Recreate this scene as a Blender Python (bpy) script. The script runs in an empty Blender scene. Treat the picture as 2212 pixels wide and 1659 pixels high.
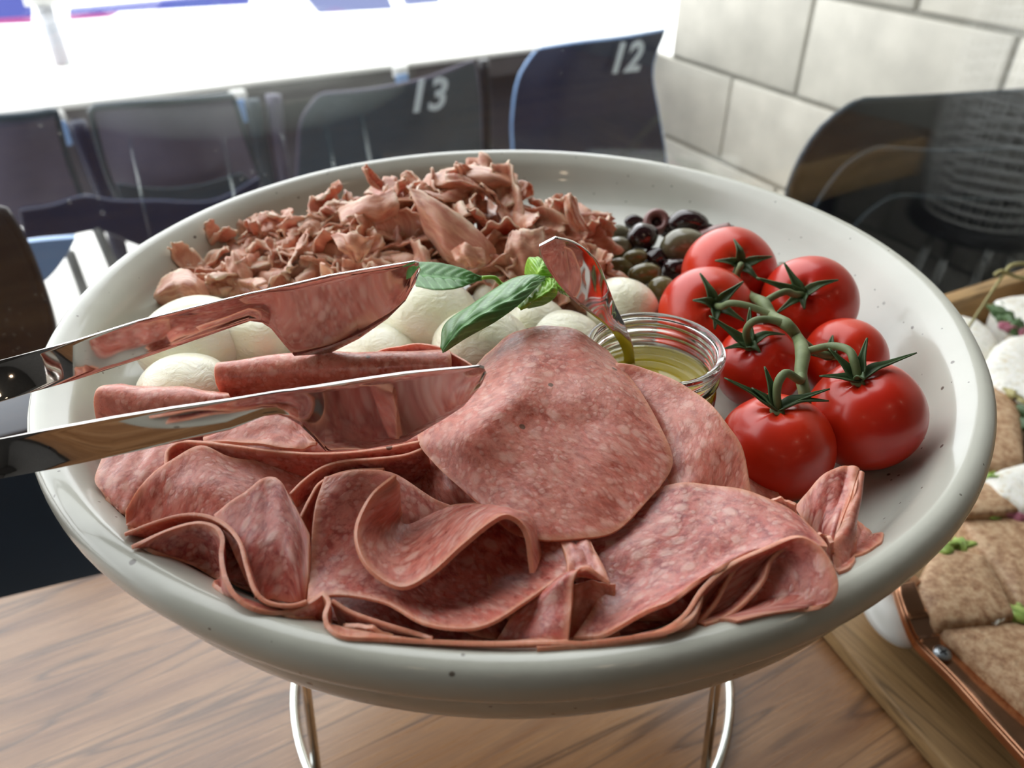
import bpy, bmesh, math, random
import numpy as np
from mathutils import Vector, Matrix

# ------------------------------------------------------------------ camera, world, light, exposure
SC = bpy.context.scene
COL = SC.collection
F = 1661.0
PT = math.radians(35.36)
CZ = 0.5595            # camera height above the table top (table top is z = 0)
ZR = 0.345             # height of the bowl's rim above the table
BY = 0.391             # bowl centre in front of the camera
cam = bpy.data.cameras.new('camera')
cam.sensor_width = 36
cam.lens = F / 2212 * 36
cam.clip_start = 0.01
cam.clip_end = 200
cam.dof.use_dof = True
cam.dof.focus_distance = 0.34
cam.dof.aperture_fstop = 8.5
co = bpy.data.objects.new('camera', cam)
COL.objects.link(co)
co.location = (0, 0, CZ)
co.rotation_euler = (math.pi / 2 - PT, 0, 0)
SC.camera = co

W = bpy.data.worlds.new('sky')
SC.world = W
W.use_nodes = True
bg = W.node_tree.nodes['Background']
bg.inputs[0].default_value = (0.97, 0.975, 1.0, 1)
bg.inputs[1].default_value = 5.6
SC.view_settings.view_transform = 'Standard'
SC.view_settings.look = 'None'
SC.view_settings.exposure = -0.38
SC.view_settings.gamma = 1.0
SC.view_settings.use_curve_mapping = False
SC.cycles.max_bounces = 8
SC.cycles.diffuse_bounces = 4
SC.cycles.transmission_bounces = 8
SC.cycles.adaptive_threshold = 0.02
SC.cycles.transparent_max_bounces = 12
SC.cycles.sample_clamp_indirect = 6
SC.cycles.use_denoising = True

# window direction and wall direction, seen from above
WU = Vector((0.8838, 0.4679, 0))       # along the window
WN = Vector((-0.4679, 0.8838, 0))      # out through the window
PANE = 0.735                           # distance of the pane from the camera along WN
WALL = 1.865                           # the tiled wall, measured along WU


def wp(a, b, z):
    """a metres along the window, b metres out towards the window."""
    return WU * a + WN * b + Vector((0, 0, z))


def sky_portal():
    l = bpy.data.lights.new('window_portal', 'AREA')
    l.shape = 'RECTANGLE'
    l.size = 5.6
    l.size_y = 1.75
    l.cycles.is_portal = True
    o = bpy.data.objects.new('window_portal', l)
    COL.objects.link(o)
    o.location = wp(-0.95, PANE + 0.05, 1.0)
    o.rotation_euler = (-WN).to_track_quat('-Z', 'Z').to_euler()


sky_portal()

# ------------------------------------------------------------------ helpers
_c, _s = math.cos(PT), math.sin(PT)
CAM = Vector((0, 0, CZ))


def ray(px, py):
    u = (px - 1106) / F
    v = -(py - 829.5) / F
    return Vector((u, _c + v * _s, -_s + v * _c))


def at(px, py, z):
    """point on the horizontal plane at height z above the table."""
    d = ray(px, py)
    return CAM + d * ((z - CZ) / d.z)


def R(px, py, z=0.0):
    """same, with z measured from the rim of the bowl."""
    return at(px, py, z + ZR)


def aty(px, py, yb):
    """point on the vertical plane yb behind the bowl's centre."""
    d = ray(px, py)
    return CAM + d * ((yb + BY) / d.y)


def onp(px, py, p0, n):
    d = ray(px, py)
    return CAM + d * ((p0 - CAM).dot(n) / d.dot(n))


def onb(px, py, b):
    """point on the vertical plane parallel to the window at distance b."""
    return onp(px, py, WN * b, WN)


def tag(o, label=None, cat=None, group=None, kind=None):
    if label: o['label'] = label
    if cat: o['category'] = cat
    if group: o['group'] = group
    if kind: o['kind'] = kind
    return o


def empty(name, loc, label=None, cat=None, group=None):
    o = bpy.data.objects.new(name, None)
    COL.objects.link(o)
    o.location = loc
    o.empty_display_size = 0.02
    return tag(o, label, cat, group)


def link(name, me, mat=None, parent=None, smooth=True):
    if mat is not None:
        me.materials.append(mat)
    if smooth:
        me.polygons.foreach_set('use_smooth', [True] * len(me.polygons))
    o = bpy.data.objects.new(name, me)
    COL.objects.link(o)
    if parent is not None:
        o.parent = parent
        o.matrix_parent_inverse = Matrix.Translation(-Vector(parent.location))
    return o


def mesh(name, vs, fs, mat=None, parent=None, smooth=True):
    me = bpy.data.meshes.new(name)
    me.from_pydata([tuple(v) for v in vs], [], fs)
    me.update()
    return link(name, me, mat, parent, smooth)


def from_bm(name, bm, mat=None, parent=None, smooth=True):
    me = bpy.data.meshes.new(name)
    bm.to_mesh(me)
    bm.free()
    return link(name, me, mat, parent, smooth)


def recenter(o):
    """put a top-level mesh object's origin at its own middle bottom."""
    me = o.data
    n = len(me.vertices)
    a = np.empty(n * 3)
    me.vertices.foreach_get('co', a)
    a = a.reshape(-1, 3)
    c = np.array([(a[:, 0].min() + a[:, 0].max()) / 2, (a[:, 1].min() + a[:, 1].max()) / 2, a[:, 2].min()])
    a -= c
    me.vertices.foreach_set('co', a.ravel())
    o.location = Vector(c)
    return o


def cr1(P, n):
    """Catmull-Rom resampling of a list of k points (k, d) to n points."""
    P = np.asarray(P, float)
    k = len(P)
    if k == 1:
        return np.repeat(P, n, 0)
    t = np.linspace(0, k - 1, n)
    i = np.minimum(t.astype(int), k - 2)
    f = (t - i)[:, None]
    Q = np.vstack([2 * P[0] - P[1], P, 2 * P[-1] - P[-2]])
    p0, p1, p2, p3 = Q[i], Q[i + 1], Q[i + 2], Q[i + 3]
    return 0.5 * ((2 * p1) + (-p0 + p2) * f + (2 * p0 - 5 * p1 + 4 * p2 - p3) * f ** 2 + (-p0 + 3 * p1 - 3 * p2 + p3) * f ** 3)


def grid_mesh(name, G, mat, parent=None, thick=0.0013, bevel=True, rnd=None, sub=0):
    """G: (r, c, 3) grid of points -> a sheet with thickness and the attributes rim and rest."""
    r, c, _ = G.shape
    fs = [(i * c + j, i * c + j + 1, (i + 1) * c + j + 1, (i + 1) * c + j) for i in range(r - 1) for j in range(c - 1)]
    me = bpy.data.meshes.new(name)
    me.from_pydata(G.reshape(-1, 3).tolist(), [], fs)
    du = np.linalg.norm(np.diff(G, axis=1), axis=2)
    dv = np.linalg.norm(np.diff(G, axis=0), axis=2)
    U = np.concatenate([np.zeros((r, 1)), np.cumsum(du, 1)], 1)
    V = np.concatenate([np.zeros((1, c)), np.cumsum(dv, 0)], 0)
    rim = np.minimum(np.minimum(U, U[:, -1:] - U), np.minimum(V, V[-1:, :] - V))
    off = (rnd or random).uniform(0, 5)
    rest = np.stack([U - U[:, -1:] / 2, V, np.full_like(U, off)], 2)
    a = me.attributes.new('rim', 'FLOAT', 'POINT')
    a.data.foreach_set('value', rim.ravel().astype(np.float32))
    a = me.attributes.new('rest', 'FLOAT_VECTOR', 'POINT')
    a.data.foreach_set('vector', rest.ravel().astype(np.float32))
    me.update()
    o = link(name, me, mat, parent)
    if sub:
        m = o.modifiers.new('sub', 'SUBSURF'); m.levels = m.render_levels = sub
    if thick:
        m = o.modifiers.new('thick', 'SOLIDIFY'); m.thickness = thick; m.offset = 0
        m.use_even_offset = False
        if bevel:
            b = o.modifiers.new('bev', 'BEVEL'); b.width = thick * 0.3; b.segments = 2
            b.limit_method = 'ANGLE'; b.angle_limit = math.radians(55)
    return o


def grid_from_rows(rows, nr, nc):
    rr = np.array([cr1([tuple(p) for p in row], nc) for row in rows])
    return np.stack([cr1(rr[:, j], nr) for j in range(nc)], 1)


def tube(name, pts, rad, mat, parent=None, n=10, res=6, closed=False, smooth_pts=True):
    """tube along points, with radius per point; a mesh with end caps."""
    P = np.array([tuple(p) for p in pts], float)
    k = len(P)
    if isinstance(rad, (int, float)):
        rad = [rad] * k
    rad = np.array(rad, float)
    if closed:
        P = np.vstack([P, P[:1]]); rad = np.append(rad, rad[0])
    if smooth_pts:
        m = (len(P) - 1) * res + 1
        if closed:
            Q = np.vstack([P[-2], P, P[1]])
            full = cr1(Q, (len(Q) - 1) * res + 1)
            A = full[res:-res]
            B = np.interp(np.linspace(0, len(P) - 1, m), range(len(P)), rad)
        else:
            A = cr1(P, m)
            B = np.interp(np.linspace(0, len(P) - 1, m), range(len(P)), rad)
    else:
        A, B = P, rad
    vs, fs = [], []
    T = np.gradient(A, axis=0)
    T /= np.linalg.norm(T, axis=1)[:, None] + 1e-12
    up = Vector((0.13, 0.21, 0.97))
    prev = None
    for i in range(len(A)):
        t = Vector(T[i])
        x = (up - t * up.dot(t)).normalized() if prev is None else (prev - t * prev.dot(t)).normalized()
        prev = x
        y = t.cross(x)
        for a in range(n):
            q = 2 * math.pi * a / n
            vs.append(Vector(A[i]) + (x * math.cos(q) + y * math.sin(q)) * B[i])
    for i in range(len(A) - 1):
        for a in range(n):
            b = (a + 1) % n
            fs.append((i * n + a, i * n + b, (i + 1) * n + b, (i + 1) * n + a))
    if not closed:
        fs.append(tuple(reversed(range(n))))
        fs.append(tuple((len(A) - 1) * n + a for a in range(n)))
    return mesh(name, vs, fs, mat, parent)


def lathe(name, prof, mat, parent=None, seg=128, loc=(0, 0, 0), closed=False):
    vs, fs = [], []
    k = len(prof)
    for i in range(seg):
        a = 2 * math.pi * i / seg
        ca, sa = math.cos(a), math.sin(a)
        for (r, z) in prof:
            vs.append((loc[0] + r * ca, loc[1] + r * sa, loc[2] + z))
    for i in range(seg):
        j = (i + 1) % seg
        for q in range(k if closed else k - 1):
            q2 = (q + 1) % k
            fs.append((i * k + q, j * k + q, j * k + q2, i * k + q2))
    o = mesh(name, vs, fs, mat, parent)
    bm = bmesh.new(); bm.from_mesh(o.data)
    bmesh.ops.remove_doubles(bm, verts=bm.verts, dist=1e-6)
    bmesh.ops.recalc_face_normals(bm, faces=bm.faces)
    bm.to_mesh(o.data); bm.free()
    return o


def box_vf(o, x, y, z):
    """corner o and three edge vectors."""
    o, x, y, z = Vector(o), Vector(x), Vector(y), Vector(z)
    vs = [o, o + x, o + x + y, o + y, o + z, o + x + z, o + x + y + z, o + y + z]
    fs = [(0, 3, 2, 1), (4, 5, 6, 7), (0, 1, 5, 4), (1, 2, 6, 5), (2, 3, 7, 6), (3, 0, 4, 7)]
    return vs, fs


def box(name, o, x, y, z, mat, parent=None, bev=0.0, seg=2):
    vs, fs = box_vf(o, x, y, z)
    ob = mesh(name, vs, fs, mat, parent, smooth=bev > 0)
    bm = bmesh.new(); bm.from_mesh(ob.data)
    bmesh.ops.recalc_face_normals(bm, faces=bm.faces)
    if bev > 0:
        bmesh.ops.bevel(bm, geom=list(bm.edges), offset=bev, segments=seg, affect='EDGES', clamp_overlap=True, profile=0.5)
    bm.to_mesh(ob.data); bm.free()
    if bev > 0:
        ob.data.polygons.foreach_set('use_smooth', [True] * len(ob.data.polygons))
    return ob


def sphere_pts(nu=32, nv=20):
    vs = [(0, 0, 1)]
    for i in range(1, nv):
        th = math.pi * i / nv
        for j in range(nu):
            ph = 2 * math.pi * j / nu
            vs.append((math.sin(th) * math.cos(ph), math.sin(th) * math.sin(ph), math.cos(th)))
    vs.append((0, 0, -1))
    fs = [(0, 1 + j, 1 + (j + 1) % nu) for j in range(nu)]
    for i in range(nv - 2):
        for j in range(nu):
            a = 1 + i * nu + j; b = 1 + i * nu + (j + 1) % nu
            fs.append((a, a + nu, b + nu, b))
    L = len(vs) - 1
    fs += [(L, 1 + (nv - 2) * nu + (j + 1) % nu, 1 + (nv - 2) * nu + j) for j in range(nu)]
    return np.array(vs), fs


def basis(axis, spin=0.0):
    z = Vector(axis).normalized()
    x = Vector((1, 0.13, 0.07)); x = (x - z * x.dot(z)).normalized()
    y = z.cross(x)
    x2 = x * math.cos(spin) + y * math.sin(spin)
    return np.array([x2, z.cross(x2), z])


# ------------------------------------------------------------------ materials
class NT:
    def __init__(self, name):
        self.m = bpy.data.materials.new(name)
        self.m.use_nodes = True
        self.t = self.m.node_tree
        self.p = self.t.nodes['Principled BSDF']
        self.out = self.t.nodes['Material Output']

    def n(self, typ, **kw):
        x = self.t.nodes.new(typ)
        for k, v in kw.items():
            if k.startswith('_'):
                setattr(x, k[1:], v)
            else:
                x.inputs[k.replace('_', ' ') if not k.isdigit() else int(k)].default_value = v
        return x

    def l(self, a, b):
        self.t.links.new(a, b)

    def ramp(self, src, stops, interp='LINEAR'):
        r = self.t.nodes.new('ShaderNodeValToRGB')
        r.color_ramp.interpolation = interp
        while len(r.color_ramp.elements) < len(stops):
            r.color_ramp.elements.new(0.5)
        for e, (p, c) in zip(r.color_ramp.elements, stops):
            e.position = p
            e.color = c if isinstance(c, tuple) and len(c) == 4 else ((*c, 1) if isinstance(c, tuple) else (c, c, c, 1))
        self.l(src, r.inputs[0])
        return r.outputs[0]

    def mix(self, fac, a, b, blend='MIX'):
        x = self.t.nodes.new('ShaderNodeMix')
        x.data_type = 'RGBA'; x.blend_type = blend
        for s, v in ((x.inputs[0], fac), (x.inputs[6], a), (x.inputs[7], b)):
            if isinstance(v, bpy.types.NodeSocket): self.l(v, s)
            else: s.default_value = v if not isinstance(v, tuple) or len(v) == 4 else (*v, 1)
        return x.outputs[2]

    def math(self, op, a, b=0.0, c=0.0):
        x = self.t.nodes.new('ShaderNodeMath'); x.operation = op
        for s, v in zip(x.inputs, (a, b, c)):
            if isinstance(v, bpy.types.NodeSocket): self.l(v, s)
            else: s.default_value = v
        return x.outputs[0]

    def coords(self, kind='Object'):
        return self.n('ShaderNodeTexCoord').outputs[kind]

    def attr(self, name):
        return self.n('ShaderNodeAttribute', _attribute_name=name)

    def mapping(self, src, scale=(1, 1, 1), rot=(0, 0, 0), loc=(0, 0, 0)):
        x = self.t.nodes.new('ShaderNodeMapping')
        x.inputs['Scale'].default_value = scale
        x.inputs['Rotation'].default_value = rot
        x.inputs['Location'].default_value = loc
        self.l(src, x.inputs['Vector'])
        return x.outputs[0]

    def noise(self, vec, scale, detail=3, rough=0.5, dist=0.0):
        x = self.n('ShaderNodeTexNoise', Scale=scale, Detail=detail, Roughness=rough, Distortion=dist)
        self.l(vec, x.inputs['Vector'])
        return x.outputs['Fac']

    def voro(self, vec, scale, feature='F1', out='Distance', rand=1.0):
        x = self.n('ShaderNodeTexVoronoi', Scale=scale, Randomness=rand, _feature=feature)
        self.l(vec, x.inputs['Vector'])
        return x.outputs[out]

    def bump(self, h, strength=0.3, dist=0.001):
        b = self.n('ShaderNodeBump', Strength=strength, Distance=dist)
        self.l(h, b.inputs['Height'])
        self.l(b.outputs[0], self.p.inputs['Normal'])
        return b

    def set(self, **kw):
        for k, v in kw.items():
            s = self.p.inputs[k.replace('_', ' ')]
            if isinstance(v, bpy.types.NodeSocket): self.l(v, s)
            else: s.default_value = (*v, 1) if isinstance(v, tuple) and len(v) == 3 and s.type == 'RGBA' else v
        return self


def simple(name, col, rough=0.5, metal=0.0, **kw):
    n = NT(name)
    n.set(Base_Color=col, Roughness=rough, Metallic=metal, **kw)
    # slight procedural variation so that no surface is perfectly flat
    v = n.noise(n.coords(), 9, 3)
    n.l(n.mix(0.12, col, n.ramp(v, [(0.3, (0, 0, 0)), (0.7, (1, 1, 1))]), 'OVERLAY'), n.p.inputs['Base Color'])
    return n.m


def sss(n, w, rad=(1, .4, .25), scale=0.003):
    n.set(Subsurface_Weight=w, Subsurface_Scale=scale)
    n.p.inputs['Subsurface Radius'].default_value = rad


def mat_salami():
    n = NT('salami')
    v = n.attr('rest').outputs['Vector']
    warp = n.n('ShaderNodeTexNoise', Scale=90, Detail=2)
    n.l(v, warp.inputs['Vector'])
    w = n.n('ShaderNodeVectorMath', _operation='MULTIPLY_ADD')
    n.l(warp.outputs['Color'], w.inputs[0]); w.inputs[1].default_value = (.006, .006, .006); n.l(v, w.inputs[2])
    vec = w.outputs[0]
    big = n.ramp(n.voro(vec, 165), [(0.26, 1.0), (0.50, 0.0)])
    pick = n.ramp(n.voro(vec, 165, out='Color'), [(0.50, 0.0), (0.66, 1.0)])
    small = n.ramp(n.voro(vec, 360), [(0.28, 1.0), (0.52, 0.0)])
    pick2 = n.ramp(n.voro(vec, 360, out='Color'), [(0.40, 0.0), (0.58, 1.0)])
    mott = n.ramp(n.noise(vec, 230, 5, 0.7), [(0.44, 0.0), (0.60, 1.0)])
    dark = n.ramp(n.noise(vec, 240, 3, 0.6), [(0.42, 0.0), (0.60, 1.0)])
    wide = n.ramp(n.noise(v, 40, 2, 0.5), [(0.38, 0.0), (0.62, 1.0)])
    fat = n.math('MAXIMUM', n.math('MULTIPLY', big, pick), n.math('MULTIPLY', n.math('MULTIPLY', small, pick2), 0.7))
    base = n.mix(dark, (0.53, 0.125, 0.105), (0.27, 0.032, 0.034))
    base = n.mix(n.math('MULTIPLY', wide, 0.30), base, (0.60, 0.24, 0.20))
    base = n.mix(n.math('MULTIPLY', mott, 0.55), base, (0.70, 0.32, 0.265))
    base = n.mix(n.math('MULTIPLY', fat, 0.62), base, (0.78, 0.50, 0.43))
    inf = n.n('ShaderNodeObjectInfo')
    base = n.mix(n.math('MULTIPLY', inf.outputs['Random'], 0.34), base, (0.68, 0.22, 0.10))
    # casing at the very edge
    rim = n.attr('rim').outputs['Fac']
    rr = n.math('ADD', rim, n.math('MULTIPLY', n.noise(v, 220, 2), 0.0012))
    e = n.ramp(rr, [(0.0009, 1.0), (0.0024, 0.0)])
    base = n.mix(n.math('MULTIPLY', e, 0.8), base, (0.78, 0.36, 0.22))
    # peppercorn crumbs
    pep = n.ramp(n.voro(v, 75), [(0.085, 1.0), (0.11, 0.0)])
    pk = n.ramp(n.voro(v, 75, out='Color'), [(0.70, 0.0), (0.75, 1.0)])
    base = n.mix(n.math('MULTIPLY', n.math('MULTIPLY', pep, pk), 0.85), base, (0.10, 0.055, 0.03))
    n.set(Base_Color=base, Roughness=n.ramp(n.noise(v, 300, 3), [(0.3, 0.24), (0.7, 0.46)]), Coat_Weight=0.12, Coat_Roughness=0.25)
    n.p.inputs['Specular IOR Level'].default_value = 0.55
    sss(n, 0.30, (1, 0.25, 0.12), 0.0042)
    h = n.math('ADD', n.math('MULTIPLY', fat, 0.5), n.noise(v, 520, 4, 0.6))
    n.bump(h, 0.38, 0.0006)
    return n.m


def mat_prosciutto():
    n = NT('prosciutto')
    v = n.attr('rest').outputs['Vector']
    st = n.noise(n.mapping(v, (30, 130, 30)), 1.6, 4, 0.6, 0.8)
    inf = n.n('ShaderNodeObjectInfo').outputs['Random']
    meat = n.mix(n.ramp(st, [(0.35, 0.0), (0.65, 1.0)]), (0.50, 0.175, 0.12), (0.74, 0.42, 0.29))
    meat = n.mix(n.math('MULTIPLY', inf, 0.45), meat, (0.60, 0.30, 0.17))
    rim = n.attr('rim').outputs['Fac']
    rr = n.math('ADD', rim, n.math('MULTIPLY', n.noise(v, 130, 3), 0.006))
    e = n.ramp(rr, [(0.0040, 1.0), (0.0066, 0.0)])
    pick = n.ramp(n.noise(v, 35, 1), [(0.40, 0.0), (0.62, 1.0)])
    col = n.mix(n.math('MULTIPLY', n.math('MULTIPLY', e, pick), 0.9), meat, (0.80, 0.60, 0.44))
    n.set(Base_Color=col, Roughness=0.36, Coat_Weight=0.1)
    sss(n, 0.3, (1, .35, .2), 0.003)
    n.bump(n.noise(n.mapping(v, (60, 260, 60)), 2.0, 4, 0.6), 0.4, 0.0006)
    return n.m


def mat_mozz():
    n = NT('mozzarella')
    v = n.coords()
    c = n.ramp(n.noise(v, 30, 3), [(0.3, (0.86, 0.83, 0.60)), (0.7, (0.95, 0.92, 0.78))])
    pep = n.ramp(n.voro(v, 48), [(0.09, 1.0), (0.12, 0.0)])
    pk = n.ramp(n.voro(v, 48, out='Color'), [(0.64, 0.0), (0.66, 1.0)])
    c = n.mix(n.math('MULTIPLY', n.math('MULTIPLY', pep, pk), 0.9), c, (0.13, 0.11, 0.03))
    n.set(Base_Color=c, Roughness=0.30, Coat_Weight=0.3, Coat_Roughness=0.12)
    sss(n, 0.3, (1, .9, .6), 0.006)
    n.bump(n.noise(n.mapping(v, (1, 1, 2.2)), 95, 5, 0.6, 0.6), 0.55, 0.003)
    return n.m


def mat_tomato():
    n = NT('tomato_skin')
    v = n.coords()
    c = n.ramp(n.noise(v, 22, 3), [(0.3, (0.52, 0.014, 0.005)), (0.62, (0.68, 0.038, 0.008)), (0.8, (0.76, 0.09, 0.012))])
    sp = n.ramp(n.voro(v, 260), [(0.05, 1.0), (0.09, 0.0)])
    pk = n.ramp(n.voro(v, 260, out='Color'), [(0.60, 0.0), (0.86, 1.0)])
    c = n.mix(n.math('MULTIPLY', n.math('MULTIPLY', sp, pk), 0.18), c, (0.85, 0.45, 0.22))
    n.set(Base_Color=c, Roughness=0.30, Coat_Weight=0.12, Coat_Roughness=0.12)
    sss(n, 0.05, (1, .15, .08), 0.003)
    n.bump(n.noise(v, 60, 3), 0.12, 0.001)
    return n.m


def mat_glaze():
    n = NT('speckled_glaze')
    v = n.coords()
    c = n.ramp(n.noise(v, 7, 4, 0.55), [(0.3, (0.45, 0.45, 0.385)), (0.7, (0.55, 0.555, 0.49))])
    # brown iron specks burnt into the glaze, of several sizes
    vv = n.mapping(v, (1, 1, 1.4))
    for sc, r0, th, amt in ((66, 0.075, 0.60, 0.85), (150, 0.10, 0.64, 0.7), (30, 0.040, 0.56, 0.8)):
        d = n.math('ADD', n.voro(vv, sc), n.math('MULTIPLY', n.noise(v, 700, 2), 0.035))
        sp = n.ramp(d, [(r0 + 0.012, 1.0), (r0 + 0.04, 0.0)])
        pk = n.ramp(n.voro(vv, sc, out='Color'), [(th, 0.0), (th + 0.02, 1.0)])
        c = n.mix(n.math('MULTIPLY', n.math('MULTIPLY', sp, pk), amt), c, (0.07, 0.045, 0.03))
    # thin glaze breaking to tan in patches
    br = n.ramp(n.noise(v, 13, 3, 0.6), [(0.64, 0.0), (0.78, 1.0)])
    c = n.mix(n.math('MULTIPLY', br, 0.4), c, (0.36, 0.25, 0.15))
    n.set(Base_Color=c, Roughness=0.24, Coat_Weight=0.5, Coat_Roughness=0.06)
    ring = n.noise(n.mapping(v, (5, 5, 60)), 1.0, 3)
    n.bump(n.math('ADD', n.math('MULTIPLY', ring, .6), n.noise(v, 45, 3)), 0.18, 0.002)
    return n.m


def mat_wood(name, c0, c1, c2, rot, rough=0.35, sc=1.0, coat=0.0, spec=0.5):
    n = NT(name)
    v = n.mapping(n.coords(), (sc, sc, sc), (0, 0, rot))
    s = n.mapping(v, (2.2, 17, 17))
    g = n.noise(s, 1.3, 5, 0.55, 0.9)
    fine = n.noise(n.mapping(v, (16, 420, 420)), 1.0, 3, 0.6)
    band = n.ramp(g, [(0.30, c0), (0.5, c1), (0.68, c2)])
    line = n.ramp(n.noise(n.mapping(v, (1.5, 26, 26)), 1.0, 2, 0.5, 1.5), [(0.47, 0.0), (0.5, 1.0), (0.53, 0.0)])
    c = n.mix(n.math('MULTIPLY', line, 0.75), band, tuple(x * 0.42 for x in c0))
    c = n.mix(n.ramp(fine, [(0.35, 0.35), (0.6, 0.0)]), c, tuple(x * 0.5 for x in c0))
    n.set(Base_Color=c, Roughness=n.ramp(fine, [(0.3, rough + .12), (0.7, rough)]), Coat_Weight=coat, Coat_Roughness=0.3)
    n.p.inputs['Specular IOR Level'].default_value = spec
    n.bump(fine, 0.12, 0.0006)
    return n.m


def mat_steel(name='polished_steel', col=(0.64, 0.61, 0.59), rough=0.045):
    n = NT(name)
    n.set(Base_Color=col, Metallic=1.0, Roughness=n.ramp(n.noise(n.mapping(n.coords(), (20, 20, 20)), 8, 3), [(0.3, rough), (0.8, rough + 0.04)]))
    return n.m


def mat_glass(name, col=(1, 1, 1), ior=1.48, rough=0.0):
    n = NT(name)
    n.set(Base_Color=col, Transmission_Weight=1.0, Roughness=rough, IOR=ior)
    return n.m


def mat_pane():
    n = NT('window_glass')
    g = n.t.nodes.new('ShaderNodeBsdfGlossy'); g.inputs['Roughness'].default_value = 0.0
    t = n.t.nodes.new('ShaderNodeBsdfTransparent'); t.inputs[0].default_value = (0.97, 0.985, 0.98, 1)
    # Schlick reflectance of a thin pane, the same from both sides
    geo = n.t.nodes.new('ShaderNodeNewGeometry')
    vm = n.n('ShaderNodeVectorMath', _operation='DOT_PRODUCT')
    n.l(geo.outputs['Normal'], vm.inputs[0]); n.l(geo.outputs['Incoming'], vm.inputs[1])
    c = n.math('ABSOLUTE', vm.outputs['Value'])
    fr = n.math('MULTIPLY_ADD', n.math('POWER', n.math('SUBTRACT', 1.0, c), 5.0), 0.92, 0.075)
    m = n.t.nodes.new('ShaderNodeMixShader')
    n.l(fr, m.inputs[0]); n.l(t.outputs[0], m.inputs[1]); n.l(g.outputs[0], m.inputs[2])
    n.l(m.outputs[0], n.out.inputs['Surface'])
    return n.m


def mat_leaf(name, c0, c1, trans=0.25, attr=True, rough=0.4):
    n = NT(name)
    v = n.attr('rest').outputs['Vector'] if attr else n.coords()
    c = n.ramp(n.noise(v, 120, 3), [(0.3, c0), (0.7, c1)])
    if attr:
        c = n.mix(n.math('MULTIPLY', n.attr('vein').outputs['Fac'], 0.55), c, tuple(min(1, x * 2.2 + .05) for x in c1))
    n.set(Base_Color=c, Roughness=rough)
    sss(n, trans, (.5, 1, .2), 0.002)
    n.bump(n.noise(v, 260, 3), 0.3, 0.0006)
    return n.m


def mat_tortilla(name, c0, c1, c2):
    n = NT(name)
    v = n.coords()
    sp = n.noise(v, 150, 4, 0.7)
    c = n.ramp(sp, [(0.28, c0), (0.45, c1), (0.6, c2)])
    t = n.ramp(n.noise(v, 170, 3), [(0.58, 0.0), (0.68, 1.0)])
    c = n.mix(n.math('MULTIPLY', t, 0.6), c, tuple(x * 0.7 for x in c1))
    n.set(Base_Color=c, Roughness=0.6)
    sss(n, 0.1, (1, .6, .3), 0.003)
    n.bump(n.noise(v, 120, 3), 0.15, 0.001)
    return n.m


M = {}
M['salami'] = mat_salami()
M['prosciutto'] = mat_prosciutto()
M['mozz'] = mat_mozz()
M['tomato'] = mat_tomato()
M['glaze'] = mat_glaze()
M['walnut'] = mat_wood('walnut_veneer', (0.175, 0.072, 0.027), (0.315, 0.155, 0.066), (0.41, 0.225, 0.108), -math.radians(27.9), 0.24, coat=0.30, spec=0.8)
M['oak'] = mat_wood('oak_board', (0.20, 0.115, 0.042), (0.33, 0.20, 0.085), (0.42, 0.27, 0.12), math.radians(62), 0.45, 1.4)
M['oakrail'] = mat_wood('oak_rail', (0.36, 0.21, 0.08), (0.50, 0.30, 0.125), (0.56, 0.36, 0.16), -math.radians(27.9), 0.45, 1.4)
M['steel'] = mat_steel()
M['chrome'] = mat_steel('chrome_wire', (0.78, 0.79, 0.76), 0.10)
M['copper'] = mat_steel('brushed_copper', (0.62, 0.33, 0.20), 0.16)
M['glass'] = mat_glass('jar_glass', (0.97, 0.99, 0.97))
M['oil'] = mat_glass('olive_oil', (0.62, 0.47, 0.02), 1.47)
M['oil'].node_tree.nodes['Principled BSDF'].inputs['Transmission Weight'].default_value = 0.45
M['pane'] = mat_pane()
M['stem'] = mat_leaf('tomato_stem', (0.10, 0.14, 0.05), (0.19, 0.23, 0.10), 0.1, False, 0.6)
M['sepal'] = mat_leaf('tomato_sepal', (0.035, 0.075, 0.025), (0.08, 0.13, 0.05), 0.1, True, 0.5)
M['basil'] = mat_leaf('basil_leaf', (0.05, 0.16, 0.035), (0.10, 0.25, 0.07), 0.3, True, 0.35)
M['basil_young'] = mat_leaf('young_basil_leaf', (0.16, 0.36, 0.02), (0.26, 0.50, 0.05), 0.4, True, 0.35)
M['olive_green'] = simple('green_olive', (0.150, 0.130, 0.045), 0.2, Coat_Weight=0.5)
M['olive_grey'] = simple('grey_green_olive', (0.16, 0.145, 0.085), 0.18, Coat_Weight=0.5)
M['olive_dark'] = simple('dark_olive', (0.028, 0.010, 0.012), 0.15, Coat_Weight=0.6)
M['olive_pulp'] = simple('olive_pulp', (0.27, 0.12, 0.11), 0.3, Coat_Weight=0.4)
M['wheat'] = mat_tortilla('wheat_tortilla', (0.22, 0.09, 0.038), (0.44, 0.26, 0.14), (0.60, 0.41, 0.25))
M['flour'] = mat_tortilla('flour_tortilla', (0.62, 0.50, 0.32), (0.80, 0.78, 0.70), (0.86, 0.85, 0.80))
M['lettuce'] = mat_leaf('lettuce_filling', (0.16, 0.30, 0.04), (0.42, 0.55, 0.14), 0.2, False)
M['onion'] = simple('red_onion', (0.42, 0.14, 0.20), 0.35)
M['filling'] = simple('dark_leaf_filling', (0.05, 0.10, 0.03), 0.5)
M['bamboo'] = simple('bamboo_pick', (0.36, 0.32, 0.13), 0.5)
M['navy'] = simple('navy_plastic', (0.012, 0.018, 0.042), 0.22, Specular_IOR_Level=0.25)
M['black'] = simple('black_plastic', (0.006, 0.007, 0.012), 0.3, Specular_IOR_Level=0.25)
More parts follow.
